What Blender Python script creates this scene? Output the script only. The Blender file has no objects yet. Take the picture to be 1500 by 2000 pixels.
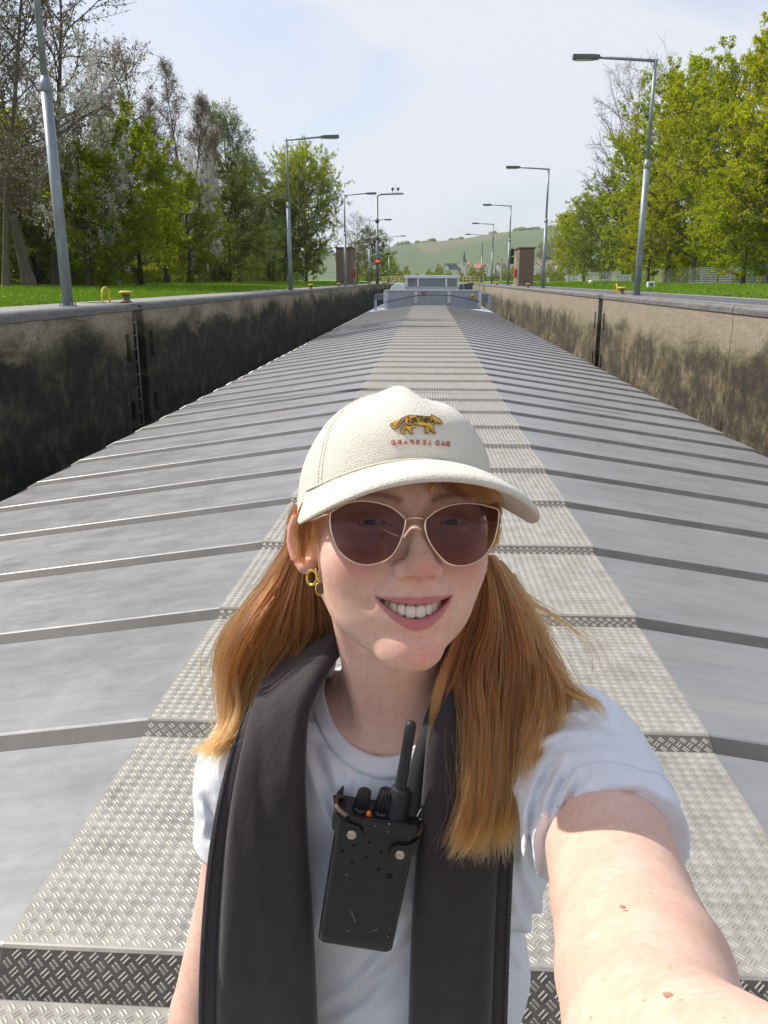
import bpy, bmesh, math, random, time
import numpy as np
from mathutils import Vector, Matrix
T0 = time.time()
sc = bpy.context.scene
# ---------------------------------------------------------------- camera
TH = math.radians(15.84); YAW = math.radians(3.1); CAMZ = 1.75
cd = bpy.data.cameras.new('camera'); cam = bpy.data.objects.new('camera', cd)
sc.collection.objects.link(cam); sc.camera = cam
cd.sensor_fit = 'VERTICAL'; cd.sensor_height = 36; cd.lens = 28.8
cd.clip_start = 0.02; cd.clip_end = 6000
cam.location = (0, 0, CAMZ)
cam.rotation_euler = (math.pi/2 - TH, 0, YAW)
# ---------------------------------------------------------------- world, sun, exposure
SUN = Vector((-0.66, 0.20, 0.72)).normalized()      # direction towards the sun
w = bpy.data.worlds.new('World'); sc.world = w; w.use_nodes = True
wn = w.node_tree; wn.nodes.clear()
def wnode(t, **k):
    n = wn.nodes.new(t)
    for a, b in k.items(): setattr(n, a, b)
    return n
wo = wnode('ShaderNodeOutputWorld'); bg = wnode('ShaderNodeBackground')
sky = wnode('ShaderNodeTexSky', sky_type='NISHITA'); sky.sun_disc = False
sky.sun_elevation = math.asin(SUN.z); sky.sun_rotation = math.atan2(SUN.x, SUN.y)
sky.dust_density = 2.0; sky.air_density = 1.0; sky.ozone_density = 1.2
tc = wnode('ShaderNodeTexCoord'); mp = wnode('ShaderNodeMapping')
mp.inputs['Scale'].default_value = (1.0, 1.0, 2.6); mp.inputs['Rotation'].default_value = (0.15, 0.35, 0.5)
n1 = wnode('ShaderNodeTexNoise'); n1.inputs['Scale'].default_value = 1.7; n1.inputs['Detail'].default_value = 7
n1.inputs['Roughness'].default_value = 0.52; n1.inputs['Distortion'].default_value = 0.5
rp = wnode('ShaderNodeValToRGB'); rp.color_ramp.elements[0].position = 0.36; rp.color_ramp.elements[1].position = 0.58
rp.color_ramp.elements[0].color = (.0,.0,.0,1); rp.color_ramp.elements[1].color = (1,1,1,1)
mx = wnode('ShaderNodeMix', data_type='RGBA')
mx.inputs['B'].default_value = (4.35, 4.5, 4.95, 1)
wn.links.new(tc.outputs['Generated'], mp.inputs['Vector']); wn.links.new(mp.outputs[0], n1.inputs['Vector'])
wn.links.new(n1.outputs['Fac'], rp.inputs[0]); wn.links.new(rp.outputs[0], mx.inputs['Factor'])
wn.links.new(sky.outputs[0], mx.inputs['A']); wn.links.new(mx.outputs['Result'], bg.inputs['Color'])
bg.inputs['Strength'].default_value = 0.135
wn.links.new(bg.outputs[0], wo.inputs[0])
sd = bpy.data.lights.new('sun', 'SUN'); sd.energy = 3.6; sd.angle = math.radians(0.53); sd.color = (1.0, 0.95, 0.87)
so = bpy.data.objects.new('sun', sd); sc.collection.objects.link(so)
so.rotation_euler = SUN.to_track_quat('Z', 'Y').to_euler()
sc.view_settings.view_transform = 'Standard'; sc.view_settings.look = 'None'
sc.view_settings.exposure = 0.48; sc.view_settings.gamma = 1.0; sc.view_settings.use_curve_mapping = False
sc.render.engine = 'CYCLES'
sc.cycles.use_denoising = True; sc.cycles.max_bounces = 8; sc.cycles.transparent_max_bounces = 16
sc.cycles.caustics_reflective = False; sc.cycles.caustics_refractive = False
sc.cycles.sample_clamp_indirect = 6
# ---------------------------------------------------------------- helpers
RX = np.random.RandomState
def link(name, me, parent=None, mat=None, smooth=False, stuff=False):
    """me = mesh in world coordinates; parent (an un-rotated empty or thing) -> made relative"""
    o = bpy.data.objects.new(name, me); sc.collection.objects.link(o)
    if mat is not None and len(me.materials) == 0: me.materials.append(mat)
    if smooth: me.polygons.foreach_set('use_smooth', np.ones(len(me.polygons), dtype=bool))
    if parent is not None: o.parent = parent
    if stuff: o['kind'] = 'stuff'
    return o
def tag(o, label=None, cat=None, group=None, kind=None):
    if label: o['label'] = label
    if cat: o['category'] = cat
    if group: o['group'] = group
    if kind: o['kind'] = kind
    return o
def thing(name, label, cat, loc=(0,0,0), group=None):
    o = bpy.data.objects.new(name, None); o.location = loc; sc.collection.objects.link(o)
    o.empty_display_size = .1
    return tag(o, label, cat, group)
def copy_tree(o, loc=None, label=None, parent=None, group=None):
    c = o.copy(); sc.collection.objects.link(c)
    if parent is not None: c.parent = parent
    if loc is not None: c.location = loc
    if label: c['label'] = label
    if group: c['group'] = group
    for ch in list(o.children): copy_tree(ch, parent=c)
    return c
def mesh_np(name, V, F, smooth=False, mats=(), fm=None):
    """V (n,3), F list/array of equal length faces or list of lists"""
    me = bpy.data.meshes.new(name)
    V = np.asarray(V, dtype=np.float32)
    if isinstance(F, np.ndarray):
        k = F.shape[1]; nf = len(F)
        me.vertices.add(len(V)); me.vertices.foreach_set('co', V.ravel())
        me.loops.add(nf*k); me.loops.foreach_set('vertex_index', F.astype(np.int32).ravel())
        me.polygons.add(nf); me.polygons.foreach_set('loop_start', np.arange(0, nf*k, k, dtype=np.int32))
        me.polygons.foreach_set('loop_total', np.full(nf, k, dtype=np.int32))
        me.update(calc_edges=True)
    else:
        me.from_pydata(V.tolist(), [], F)
    for m in mats: me.materials.append(m)
    if fm is not None: me.polygons.foreach_set('material_index', np.asarray(fm, dtype=np.int32))
    if smooth: me.polygons.foreach_set('use_smooth', np.ones(len(me.polygons), dtype=bool))
    return me
class MB:
    """collects shapes of one part, in the part's (root's) coordinates"""
    def __init__(s): s.v = []; s.f = []
    def add(s, v, f):
        b = len(s.v); s.v += [tuple(p) for p in v]; s.f += [tuple(b+i for i in q) for q in f]; return s
    def box(s, c, d, rz=0, M=None):
        hx, hy, hz = d[0]/2, d[1]/2, d[2]/2; v = []
        for x, y, z in ((-1,-1,-1),(1,-1,-1),(1,1,-1),(-1,1,-1),(-1,-1,1),(1,-1,1),(1,1,1),(-1,1,1)):
            p = Vector((x*hx, y*hy, z*hz))
            if rz: p = Matrix.Rotation(rz, 3, 'Z') @ p
            if M is not None: p = M @ p
            v.append(p + Vector(c))
        return s.add(v, [(0,3,2,1),(4,5,6,7),(0,1,5,4),(1,2,6,5),(2,3,7,6),(3,0,4,7)])
    def tube(s, pts, r, n=8, caps=True):
        pts = [Vector(p) for p in pts]; m = len(pts)
        rr = r if isinstance(r, (list, tuple)) else [r]*m
        v = []; up = None
        for i, p in enumerate(pts):
            t = (pts[min(i+1, m-1)] - pts[max(i-1, 0)]).normalized()
            if up is None:
                up = t.orthogonal().normalized()
            up = (up - t*up.dot(t)).normalized(); sd_ = t.cross(up)
            for k in range(n):
                a = 2*math.pi*k/n; v.append(p + (up*math.cos(a) + sd_*math.sin(a))*rr[i])
        f = []
        for i in range(m-1):
            for k in range(n):
                a = i*n+k; b = i*n+(k+1) % n
                f.append((a, b, b+n, a+n))
        if caps: f.append(tuple(range(n-1, -1, -1))); f.append(tuple(range((m-1)*n, m*n)))
        return s.add(v, f)
    def lathe(s, c, prof, n=20, M=None):
        v = []; m = len(prof)
        for r, z in prof:
            for k in range(n):
                a = 2*math.pi*k/n; p = Vector((r*math.cos(a), r*math.sin(a), z))
                if M is not None: p = M @ p
                v.append(p + Vector(c))
        f = []
        for i in range(m-1):
            for k in range(n):
                a = i*n+k; b = i*n+(k+1) % n
                f.append((a, b, b+n, a+n))
        f.append(tuple(range(n-1, -1, -1))); f.append(tuple(range((m-1)*n, m*n)))
        return s.add(v, f)
    def prism(s, poly, y0, y1, axis='y'):
        """poly in (x,z) extruded along y (or (y,z) along x)"""
        n = len(poly); v = []
        for yy in (y0, y1):
            for a, b in poly: v.append((a, yy, b) if axis == 'y' else ((yy, a, b) if axis == 'x' else (a, b, yy)))
        f = [tuple(range(n)), tuple(range(2*n-1, n-1, -1))]
        for k in range(n): f.append((k, (k+1) % n + 0, (k+1) % n + n, k+n)[::-1])
        return s.add(v, f)
    def mesh(s, name='m'):
        me = bpy.data.meshes.new(name); me.from_pydata(s.v, [], s.f); me.validate(); return me
    def fix(s, me):
        b = bmesh.new(); b.from_mesh(me); bmesh.ops.recalc_face_normals(b, faces=b.faces); b.to_mesh(me); b.free()
    def build(s, name, mat, parent=None, smooth=False, bevel=0, stuff=False, seg=2, angle=None):
        me = s.mesh(name); s.fix(me)
        if bevel:
            b = bmesh.new(); b.from_mesh(me)
            es = [e for e in b.edges if len(e.link_faces) == 2 and e.calc_face_angle(0) > .6]
            bmesh.ops.bevel(b, geom=es, offset=bevel, segments=seg, profile=.6, affect='EDGES', clamp_overlap=True)
            b.to_mesh(me); b.free()
        o = link(name, me, parent, mat, smooth=smooth, stuff=stuff)
        if smooth and angle is not None:
            b = bmesh.new(); b.from_mesh(me)
            for e in b.edges:
                if len(e.link_faces) == 2 and e.calc_face_angle(0) > angle: e.smooth = False
            b.to_mesh(me); b.free()
        return o
# ---------------------------------------------------------------- materials
class NT:
    def __init__(s, name):
        s.m = bpy.data.materials.new(name); s.m.use_nodes = True; s.t = s.m.node_tree
        s.b = s.t.nodes['Principled BSDF']; s.o = s.t.nodes['Material Output']
    def n(s, t, **k):
        nd = s.t.nodes.new(t)
        for a, b in k.items():
            if a in nd.inputs: 
                nd.inputs[a].default_value = b
            else: setattr(nd, a, b)
        return nd
    def l(s, a, b): s.t.links.new(a, b)
    def coord(s, which='Object', scale=(1,1,1), rot=(0,0,0)):
        c = s.n('ShaderNodeTexCoord'); m = s.n('ShaderNodeMapping')
        m.inputs['Scale'].default_value = scale; m.inputs['Rotation'].default_value = rot
        s.l(c.outputs[which], m.inputs['Vector']); return m.outputs[0]
    def geo(s, scale=(1,1,1), rot=(0,0,0)):
        c = s.n('ShaderNodeNewGeometry'); m = s.n('ShaderNodeMapping')
        m.inputs['Scale'].default_value = scale; m.inputs['Rotation'].default_value = rot
        s.l(c.outputs['Position'], m.inputs['Vector']); return m.outputs[0]
    def noise(s, vec, scale, detail=4, rough=.5, dist=0):
        n = s.n('ShaderNodeTexNoise'); n.inputs['Scale'].default_value = scale; n.inputs['Detail'].default_value = detail
        n.inputs['Roughness'].default_value = rough; n.inputs['Distortion'].default_value = dist
        s.l(vec, n.inputs['Vector']); return n.outputs['Fac']
    def ramp(s, fac, stops):
        r = s.n('ShaderNodeValToRGB'); e = r.color_ramp.elements
        while len(e) < len(stops): e.new(.5)
        for i, (p, c) in enumerate(stops):
            e[i].position = p; e[i].color = (c, c, c, 1) if not hasattr(c, '__len__') else (c[0], c[1], c[2], 1)
        s.l(fac, r.inputs[0]); return r.outputs[0]
    def mix(s, fac, a, b, blend='MIX'):
        m = s.n('ShaderNodeMix', data_type='RGBA', blend_type=blend)
        for k, v in (('Factor', fac), ('A', a), ('B', b)):
            if hasattr(v, 'node'): s.l(v, m.inputs[k])
            elif k == 'Factor': m.inputs[k].default_value = v
            else: m.inputs[k].default_value = (*v, 1)
        return m.outputs['Result']
    def math(s, op, a, b=0.0, c=None):
        m = s.n('ShaderNodeMath', operation=op)
        for i, v in enumerate((a, b) if c is None else (a, b, c)):
            if hasattr(v, 'node'): s.l(v, m.inputs[i])
            else: m.inputs[i].default_value = v
        return m.outputs[0]
    def set(s, **k):
        for a, v in k.items():
            a = a.replace('_', ' ')
            i = s.b.inputs[a]
            if hasattr(v, 'node'): s.l(v, i)
            elif hasattr(v, '__len__') and len(v) == 3 and i.type == 'RGBA': i.default_value = (*v, 1)
            else: i.default_value = v
        return s
    def bump(s, h, strength=.3, dist=.01, chain=None):
        b = s.n('ShaderNodeBump'); b.inputs['Strength'].default_value = strength; b.inputs['Distance'].default_value = dist
        s.l(h, b.inputs['Height'])
        if chain is not None: s.l(chain, b.inputs['Normal'])
        s.l(b.outputs[0], s.b.inputs['Normal']); return b.outputs[0]
def simple(name, col, rough=.6, metal=0, nscale=0, namt=.15, bump=0, bscale=None, coat=0, obj=True):
    t = NT(name); t.set(Roughness=rough, Metallic=metal)
    if coat: t.set(Coat_Weight=coat)
    if nscale:
        v = t.coord('Object') if obj else t.geo()
        f = t.noise(v, nscale, 6, .6)
        a = tuple(c*(1-namt) for c in col); b = tuple(min(1, c*(1+namt)) for c in col)
        t.set(Base_Color=t.ramp(f, [(.3, a), (.7, b)]))
        if bump: t.bump(t.noise(v, bscale or nscale*4, 4, .6), .5, bump)
    else: t.set(Base_Color=col)
    return t.m
# ---------------------------------------------------------------- signed distance modelling
def smin(a, b, k):
    h = np.clip(.5 + .5*(b-a)/k, 0, 1); return b*(1-h) + a*h - k*h*(1-h)
def smax(a, b, k): return -smin(-a, -b, k)
def ell(P, c, r):
    q = P - np.asarray(c, np.float32); r = np.asarray(r, np.float32)
    k0 = np.sqrt(((q/r)**2).sum(-1)) ; k1 = np.sqrt(((q/(r*r))**2).sum(-1)) + 1e-9
    return k0*(k0-1)/k1
def sph(P, c, r): return np.sqrt(((P-np.asarray(c, np.float32))**2).sum(-1)) - r
def cap(P, a, b, ra, rb=None):
    rb = ra if rb is None else rb
    a = np.asarray(a, np.float32); b = np.asarray(b, np.float32)
    ab = b-a; t = np.clip(((P-a)@ab)/(ab@ab), 0, 1)
    return np.sqrt(((P-a-t[..., None]*ab)**2).sum(-1)) - (ra + (rb-ra)*t)
def chain(P, pts, k=.02):
    d = None
    for (p, r), (q, s) in zip(pts[:-1], pts[1:]):
        e = cap(P, p, q, r, s); d = e if d is None else smin(d, e, k)
    return d
def gz(x, y, cx, cy, sx, sy): return np.exp(-((x-cx)/sx)**2 - ((y-cy)/sy)**2)
def axis_pts(segs):
    """segs = [(start, end, step), ...] contiguous"""
    out = []
    for a, b, h in segs:
        n = max(1, int(round((b-a)/h))); out += list(a + (b-a)*np.arange(n)/n)
    out.append(segs[-1][1]); return np.array(out, np.float32)
def surface_nets(f, xs, ys, zs, proj=2, B=8, slack=.006):
    nx, ny, nz = len(xs), len(ys), len(zs)
    F = np.empty((nx, ny, nz), np.float32)
    def starts(n): return list(range(0, n, B))
    sx, sy, sz = starts(nx), starts(ny), starts(nz)
    def cen(a, s): 
        e = [min(i+B, len(a)-1) for i in s]
        return np.array([(a[i]+a[j])/2 for i, j in zip(s, e)], np.float32), np.array([(a[j]-a[i])/2 for i, j in zip(s, e)], np.float32)
    cx, hx = cen(xs, sx); cy, hy = cen(ys, sy); cz, hz = cen(zs, sz)
    G = np.stack(np.meshgrid(cx, cy, cz, indexing='ij'), -1).reshape(-1, 3)
    H = np.stack(np.meshgrid(hx, hy, hz, indexing='ij'), -1).reshape(-1, 3)
    D = f(G); act = np.abs(D) < np.sqrt((H**2).sum(-1))*1.25 + slack
    act = act.reshape(len(sx), len(sy), len(sz)); Dn = D.reshape(act.shape)
    for i, a in enumerate(sx):
        for j, b in enumerate(sy):
            F[a:a+B, b:b+B, :] = np.repeat(Dn[i, j], B)[:nz]
    idx = np.argwhere(act)
    for s in range(0, len(idx), 400):
        P = []; dst = []
        for i, j, k in idx[s:s+400]:
            a, b, c = sx[i], sy[j], sz[k]
            X, Y, Z = np.meshgrid(xs[a:a+B], ys[b:b+B], zs[c:c+B], indexing='ij')
            P.append(np.stack((X, Y, Z), -1).reshape(-1, 3)); dst.append((a, b, c, X.shape))
        V = f(np.concatenate(P)); o = 0
        for a, b, c, sh in dst:
            m = sh[0]*sh[1]*sh[2]; F[a:a+B, b:b+B, c:c+B] = V[o:o+m].reshape(sh); o += m
    S = F < 0
    c = [S[dx:nx-1+dx, dy:ny-1+dy, dz:nz-1+dz] for dx in (0,1) for dy in (0,1) for dz in (0,1)]
    allin = c[0].copy(); anyin = c[0].copy()
    for q in c[1:]: allin &= q; anyin |= q
    cells = np.argwhere(anyin & ~allin)
    vid = np.full((nx-1, ny-1, nz-1), -1, np.int32); vid[tuple(cells.T)] = np.arange(len(cells))
    acc = np.zeros((len(cells), 3), np.float64); cnt = np.zeros(len(cells))
    corners = [(dx, dy, dz) for dx in (0,1) for dy in (0,1) for dz in (0,1)]
    A = [xs, ys, zs]
    for p in corners:
        for ax in range(3):
            if p[ax]: continue
            q = list(p); q[ax] = 1
            i0 = cells + np.array(p); i1 = cells + np.array(q)
            f0 = F[tuple(i0.T)]; f1 = F[tuple(i1.T)]; m = (f0 < 0) != (f1 < 0)
            t = f0[m]/(f0[m]-f1[m])
            P0 = np.stack([A[k][i0[m, k]] for k in range(3)], -1); P1 = np.stack([A[k][i1[m, k]] for k in range(3)], -1)
            acc[m] += P0 + (P1-P0)*t[:, None]; cnt[m] += 1
    V = (acc/cnt[:, None]).astype(np.float32)
    Fs = []
    for ax in range(3):
        o1, o2 = (ax+1) % 3, (ax+2) % 3
        sl0 = [slice(None)]*3; sl1 = [slice(None)]*3
        sl0[ax] = slice(0, -1); sl1[ax] = slice(1, None)
        for o in (o1, o2): sl0[o] = slice(1, -1); sl1[o] = slice(1, -1)
        a = S[tuple(sl0)]; b = S[tuple(sl1)]
        e = np.argwhere(a != b)
        e2 = e.copy(); e2[:, o1] += 1; e2[:, o2] += 1
        flip = a[tuple(e.T)]
        def g(d1, d2):
            q = e2.copy(); q[:, o1] += d1; q[:, o2] += d2; return vid[tuple(q.T)]
        Q = np.stack((g(-1,-1), g(0,-1), g(0,0), g(-1,0)), -1)
        Q[~flip] = Q[~flip][:, ::-1]; Fs.append(Q)
    Q = np.concatenate(Fs)
    e = 4e-4
    for _ in range(proj):
        d = f(V); g = np.stack([f(V+np.eye(3, dtype=np.float32)[k]*e) - f(V-np.eye(3, dtype=np.float32)[k]*e) for k in range(3)], -1)/(2*e)
        gn = (g**2).sum(-1) + 1e-3
        st = np.clip(d/gn, -.002, .002)
        V = V - g*st[:, None]
    return V.astype(np.float32), Q
# person frame: U = (right, away from camera, up), origin at the camera, levelled
CT, ST = math.cos(TH), math.sin(TH)
def cam2U(x, y, z): return np.array([x, z*CT + y*ST, y*CT - z*ST], np.float32)
def PX(px, py, z): return cam2U((px-750)/1600*z, -(py-1000)/1600*z, z)
def U2W(V):
    V = np.asarray(V, np.float32); c, s = math.cos(YAW), math.sin(YAW)
    return np.stack((V[..., 0]*c - V[..., 1]*s, V[..., 0]*s + V[..., 1]*c, V[..., 2] + CAMZ), -1)
def dirU2W(v): return U2W(v) - U2W((0, 0, 0))
def PW(px, py, z): return Vector(U2W(PX(px, py, z)).tolist())
# ================================================================ setting
WT = 1.27            # top of the lock walls
XL, XR = -6.30, 5.90
def G(px, Y):
    """sideways metres of a measured column on the quay at distance Y along the lock"""
    k = (px-750)/1600; sy, cy = math.sin(YAW), math.cos(YAW)
    return (k*(Y*cy*CT + .131) - Y*sy)/(cy + k*sy*CT)
# ---- materials
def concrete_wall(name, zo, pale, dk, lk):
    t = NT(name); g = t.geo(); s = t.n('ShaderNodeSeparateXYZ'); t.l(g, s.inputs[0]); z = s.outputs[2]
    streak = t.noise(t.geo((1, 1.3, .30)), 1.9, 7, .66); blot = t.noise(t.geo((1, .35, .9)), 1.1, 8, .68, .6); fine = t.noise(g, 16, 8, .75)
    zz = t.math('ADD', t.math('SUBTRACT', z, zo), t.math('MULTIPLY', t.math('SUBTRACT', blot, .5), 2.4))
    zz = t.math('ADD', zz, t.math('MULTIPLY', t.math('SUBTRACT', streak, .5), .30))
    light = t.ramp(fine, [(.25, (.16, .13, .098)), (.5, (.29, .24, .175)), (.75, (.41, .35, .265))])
    light = t.mix(1.0, light, (lk, lk, lk), 'MULTIPLY')  # pale band lightened on the left wall to offset its shade
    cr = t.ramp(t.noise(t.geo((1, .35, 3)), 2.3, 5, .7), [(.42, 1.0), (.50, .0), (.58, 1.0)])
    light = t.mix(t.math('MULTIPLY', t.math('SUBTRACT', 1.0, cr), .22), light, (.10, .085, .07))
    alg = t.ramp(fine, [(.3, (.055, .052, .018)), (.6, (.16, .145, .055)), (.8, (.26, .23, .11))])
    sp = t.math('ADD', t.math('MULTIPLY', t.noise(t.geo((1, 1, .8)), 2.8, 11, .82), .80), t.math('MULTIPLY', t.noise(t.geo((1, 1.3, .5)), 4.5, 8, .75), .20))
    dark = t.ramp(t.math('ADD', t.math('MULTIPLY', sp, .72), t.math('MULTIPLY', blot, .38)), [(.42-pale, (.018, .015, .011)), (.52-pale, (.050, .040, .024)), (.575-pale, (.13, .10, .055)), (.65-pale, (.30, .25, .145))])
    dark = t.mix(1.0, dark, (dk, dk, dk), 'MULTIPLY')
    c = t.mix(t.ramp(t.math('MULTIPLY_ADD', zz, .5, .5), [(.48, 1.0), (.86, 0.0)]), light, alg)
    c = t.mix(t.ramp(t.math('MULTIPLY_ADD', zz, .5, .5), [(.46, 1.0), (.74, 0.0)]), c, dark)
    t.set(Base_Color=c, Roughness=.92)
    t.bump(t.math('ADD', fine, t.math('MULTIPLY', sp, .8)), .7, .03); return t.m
WALLM = concrete_wall('weathered_concrete_left', .45, -.02, .42, 1.35); WALLR = concrete_wall('weathered_concrete_right', .02, -.012, .9, 1.0)  # left wall: lower tones multiplied darker than the right wall's
t = NT('quay_concrete'); f = t.noise(t.geo(), 3, 8, .7); t.set(Base_Color=t.ramp(f, [(.3, (.20, .19, .17)), (.7, (.34, .32, .285))]), Roughness=.9); t.bump(t.noise(t.geo(), 40, 5, .7), .4, .006); QUAY = t.m
t = NT('steel_nosing'); f = t.noise(t.geo((1, .4, 2)), 5, 7, .7); t.set(Base_Color=t.ramp(f, [(.35, (.12, .11, .105)), (.65, (.22, .215, .21))]), Roughness=.55, Metallic=.3); t.bump(f, .2, .01); NOSE = t.m
DARKGAP = simple('joint_dark', (.015, .014, .012), .95)
galv = NT('galvanised_pole'); f = galv.noise(galv.coord('Object', (1, 1, .3)), 9, 6, .6); galv.set(Base_Color=galv.ramp(f, [(.3, (.20, .225, .25)), (.7, (.31, .34, .37))]), Roughness=.5, Metallic=.35); GALV = galv.m
LAMPG = simple('lamp_grey', (.12, .125, .135), .45)
asph = NT('asphalt'); f = asph.noise(asph.geo(), 90, 6, .8); f2 = asph.noise(asph.geo((1, .2, 1)), .8, 5, .6)
asph.set(Base_Color=asph.mix(asph.math('MULTIPLY', f2, .6), asph.ramp(f, [(.35, (.055, .056, .058)), (.65, (.11, .11, .113))]), (.15, .15, .15)), Roughness=.85); asph.bump(f, .5, .006)
grs = NT('grass_ground'); f = grs.noise(grs.geo(), 1.3, 8, .7); f2 = grs.noise(grs.geo((1, 1, .3)), 30, 4, .7)
grs.set(Base_Color=grs.mix(.5, grs.ramp(f, [(.3, (.10, .19, .010)), (.7, (.17, .28, .018))]), grs.ramp(f2, [(.3, (.07, .16, .01)), (.7, (.16, .30, .03))])), Roughness=.9); grs.bump(f2, .8, .05)
# ---- ground sheets
def sheet(name, xs, ys, zf, mat, kind='structure'):
    V = [(x, y, zf(x, y)) for y in ys for x in xs]; nx = len(xs); F = []
    for j in range(len(ys)-1):
        for i in range(nx-1): a = j*nx+i; F.append((a, a+1, a+nx+1, a+nx))
    o = link(name, mesh_np(name, V, np.array(F), smooth=True), None, mat); o['kind'] = kind; return o
def zleft(x, y):
    d = max(0, -7.75-x); return WT - .005 + .24*(1-math.exp(-d/9)) + .03*math.sin(x*.35+y*.11)*min(1, d/3) + .02*math.sin(y*.37+x)*min(1, d/3)
def zright(x, y):
    d = max(0, x-8.7); return WT - .005 + .14*(1-math.exp(-d/9)) + .03*math.sin(x*.3+y*.13)*min(1, d/3)
xs = list(-7.72 - np.concatenate((np.arange(0, 14, .8), np.arange(14, 60, 5), [90, 160, 400, 1200]))); ys = list(np.concatenate(([-60, -30], np.arange(-10, 130, 2.5), np.arange(130, 260, 15), [320, 500, 900, 1600])))
sheet('grass_bank', xs[::-1], ys, zleft, grs.m)
xs = list(8.7 + np.concatenate((np.arange(0, 20, 1.0), np.arange(20, 60, 5), [90, 160, 400, 1200])))
sheet('grass_verge', xs, ys, zright, grs.m)
sheet('road', [6.42, 7.5, 8.72], [-60, 0, 60, 132], lambda x, y: WT+.002, asph.m)
sheet('far_ground', [-1200, -7.7, 8.7, 1200], [132, 300, 900, 1700], lambda x, y: WT-.06 if abs(x) < 10 else WT-.3, grs.m)
mb = MB(); mb.box((8.25, 36, WT+.0035+.004), (.07, 190, .004)); mb.build('road_edge_line', simple('road_paint', (.62, .62, .60), .7, nscale=20, obj=False), None)
bpy.data.objects['road_edge_line']['kind'] = 'structure'
# water between the hull and the walls
t = NT('canal_water'); t.set(Base_Color=(.018, .024, .018), Roughness=.08, IOR=1.33); t.bump(t.noise(t.geo(), 3.5, 4, .6), .35, .05)
sheet('water', [XL+.001, XR-.001], [-60, 0, 60, 131], lambda x, y: -2.3, t.m)
sheet('lock_floor', [XL, XR], [-60, 131], lambda x, y: -5.2, DARKGAP)
# ---- lock walls
def lock_wall(name, label, X, s, joints, ladders):
    """s = +1: the chamber lies on +X of the face"""
    root = thing(name, label, 'lock wall', (X, 0, WT))
    y0, y1 = -60.0, 131.0
    cuts = sorted([(j-.014, j+.014, 'gap') for j in joints] + [(l-.36, l+.36, 'ladder') for l in ladders])
    cur = y0; T = 1.15; secs = []
    for a, b, k in cuts: secs.append((cur, a)); cur = b
    secs.append((cur, y1))
    for (a, b) in secs:
        # niches beside a ladder: built as columns with openings
        opens = []
        for l in ladders:
            for q in (l-.72, l+.78):
                if a-.3 < q < b+.3: opens.append(q)
        mb = MB(); yy = a
        for q in sorted(opens):
            mb.box((-s*T/2, (yy+q-.13)/2, -2.6), (T, q-.13-yy, 4.9))
            for zt, zb in ((-.15, -.57), (-1.12, -2.03)): pass
            levels = [-.15, -.62, -1.20, -2.02, -2.45, -3.2, -3.65, -5.05]
            for k in range(0, len(levels), 2):
                mb.box((-s*T/2, q, (levels[k]+levels[k+1])/2), (T, .26, levels[k]-levels[k+1]))
            mb.box((-s*(T/2+.15), q, -2.6), (T-.30, .26, 4.9))
            yy = q+.13
        mb.box((-s*T/2, (yy+b)/2, -2.6), (T, b-yy, 4.9))
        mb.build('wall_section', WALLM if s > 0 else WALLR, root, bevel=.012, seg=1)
        # coping with a rounded steel nosing
        n = 6; poly = [(-s*T, -.15), (s*.035, -.15-.09)] ; poly = [(-s*.30, -.149), (s*.03, -.149), (s*.03, -.07)] + [(s*(.03-.07+.07*math.cos(q)), -.07+.07*math.sin(q)) for q in np.linspace(0, math.pi/2, 6)[1:]] + [(-s*.30, 0)]
        # segments of nosing are about six metres long
        nseg = max(1, int(round((b-a)/6))); L = (b-a)/nseg
        for q in range(nseg):
            m2 = MB(); m2.prism(poly, a+q*L+.004, a+(q+1)*L-.004, 'y'); o = m2.build('nosing', NOSE, root, smooth=True, angle=.6)
        m2 = MB(); m2.box((-s*(.302+(T-.302)/2), (a+b)/2, -.0745), (T-.304, b-a, .149)); m2.build('coping', QUAY, root)
    mb = MB(); mb.box((-s*(T+.6), (y0+y1)/2, -2.6), (1.15, y1-y0, 5.15)); mb.build('backing', DARKGAP, root)
    for k, l in enumerate(ladders):
        lad = bpy.data.objects.new('ladder', None); sc.collection.objects.link(lad); lad.parent = root; lad.location = (-s*.16, l, 0)
        mb = MB(); mb.box((-s*.35, 0, -2.6), (.12, .70, 5.0)); mb.build('recess_back', DARKGAP, lad)
        mb = MB(); mb.box((s*.08, 0, -.075), (.24, .74, .145)); mb.build('recess_lintel', NOSE, lad, bevel=.02)
        mb = MB(); mb.box((s*.205, 0, -.075), (.02, .13, .035)); mb.build('lintel_slot', DARKGAP, lad)
        for yy in (-.19, .19):
            m2 = MB(); m2.tube([(-s*.03, yy, -.22), (s*.02, yy, -.30), (s*.02, yy, -5)], .022, 8); m2.build('rail', simple('ladder_steel', (.20, .19, .17), .6, .4, nscale=30) if k == 0 and yy < 0 else bpy.data.materials['ladder_steel'], lad, smooth=True)
        first = None
        for q in range(14):
            z = -.42-.28*q
            if first is None:
                m2 = MB(); m2.tube([(s*.02, -.19, 0), (s*.02, .19, 0)], .014, 8); first = m2.build('rung', bpy.data.materials['ladder_steel'], lad, smooth=True); first.location.z = z
            else:
                c = first.copy(); sc.collection.objects.link(c); c.location.z = z
    return root
lock_wall('lock_wall', 'left lock wall, black and algae-stained below a pale band, in shade', XL, 1, [2.2, 32, 47, 62, 76, 91, 106], [17.9, 97])
lock_wall('lock_wall', 'right lock wall, sunlit beige concrete streaked with brown algae', XR, -1, [1.5, 16.7, 42, 54, 70, 86, 101], [29.6, 93])
mb = MB(); mb.box((-(7.75+7.45)/2, 35.5, WT-.06), (.30, 191, .12)); o = mb.build('quay_edge', QUAY, None); o['kind'] = 'structure'
mb = MB(); mb.box((7.05+.0, 35.5, WT-.08), (.02, 191, .12)); 
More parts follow.
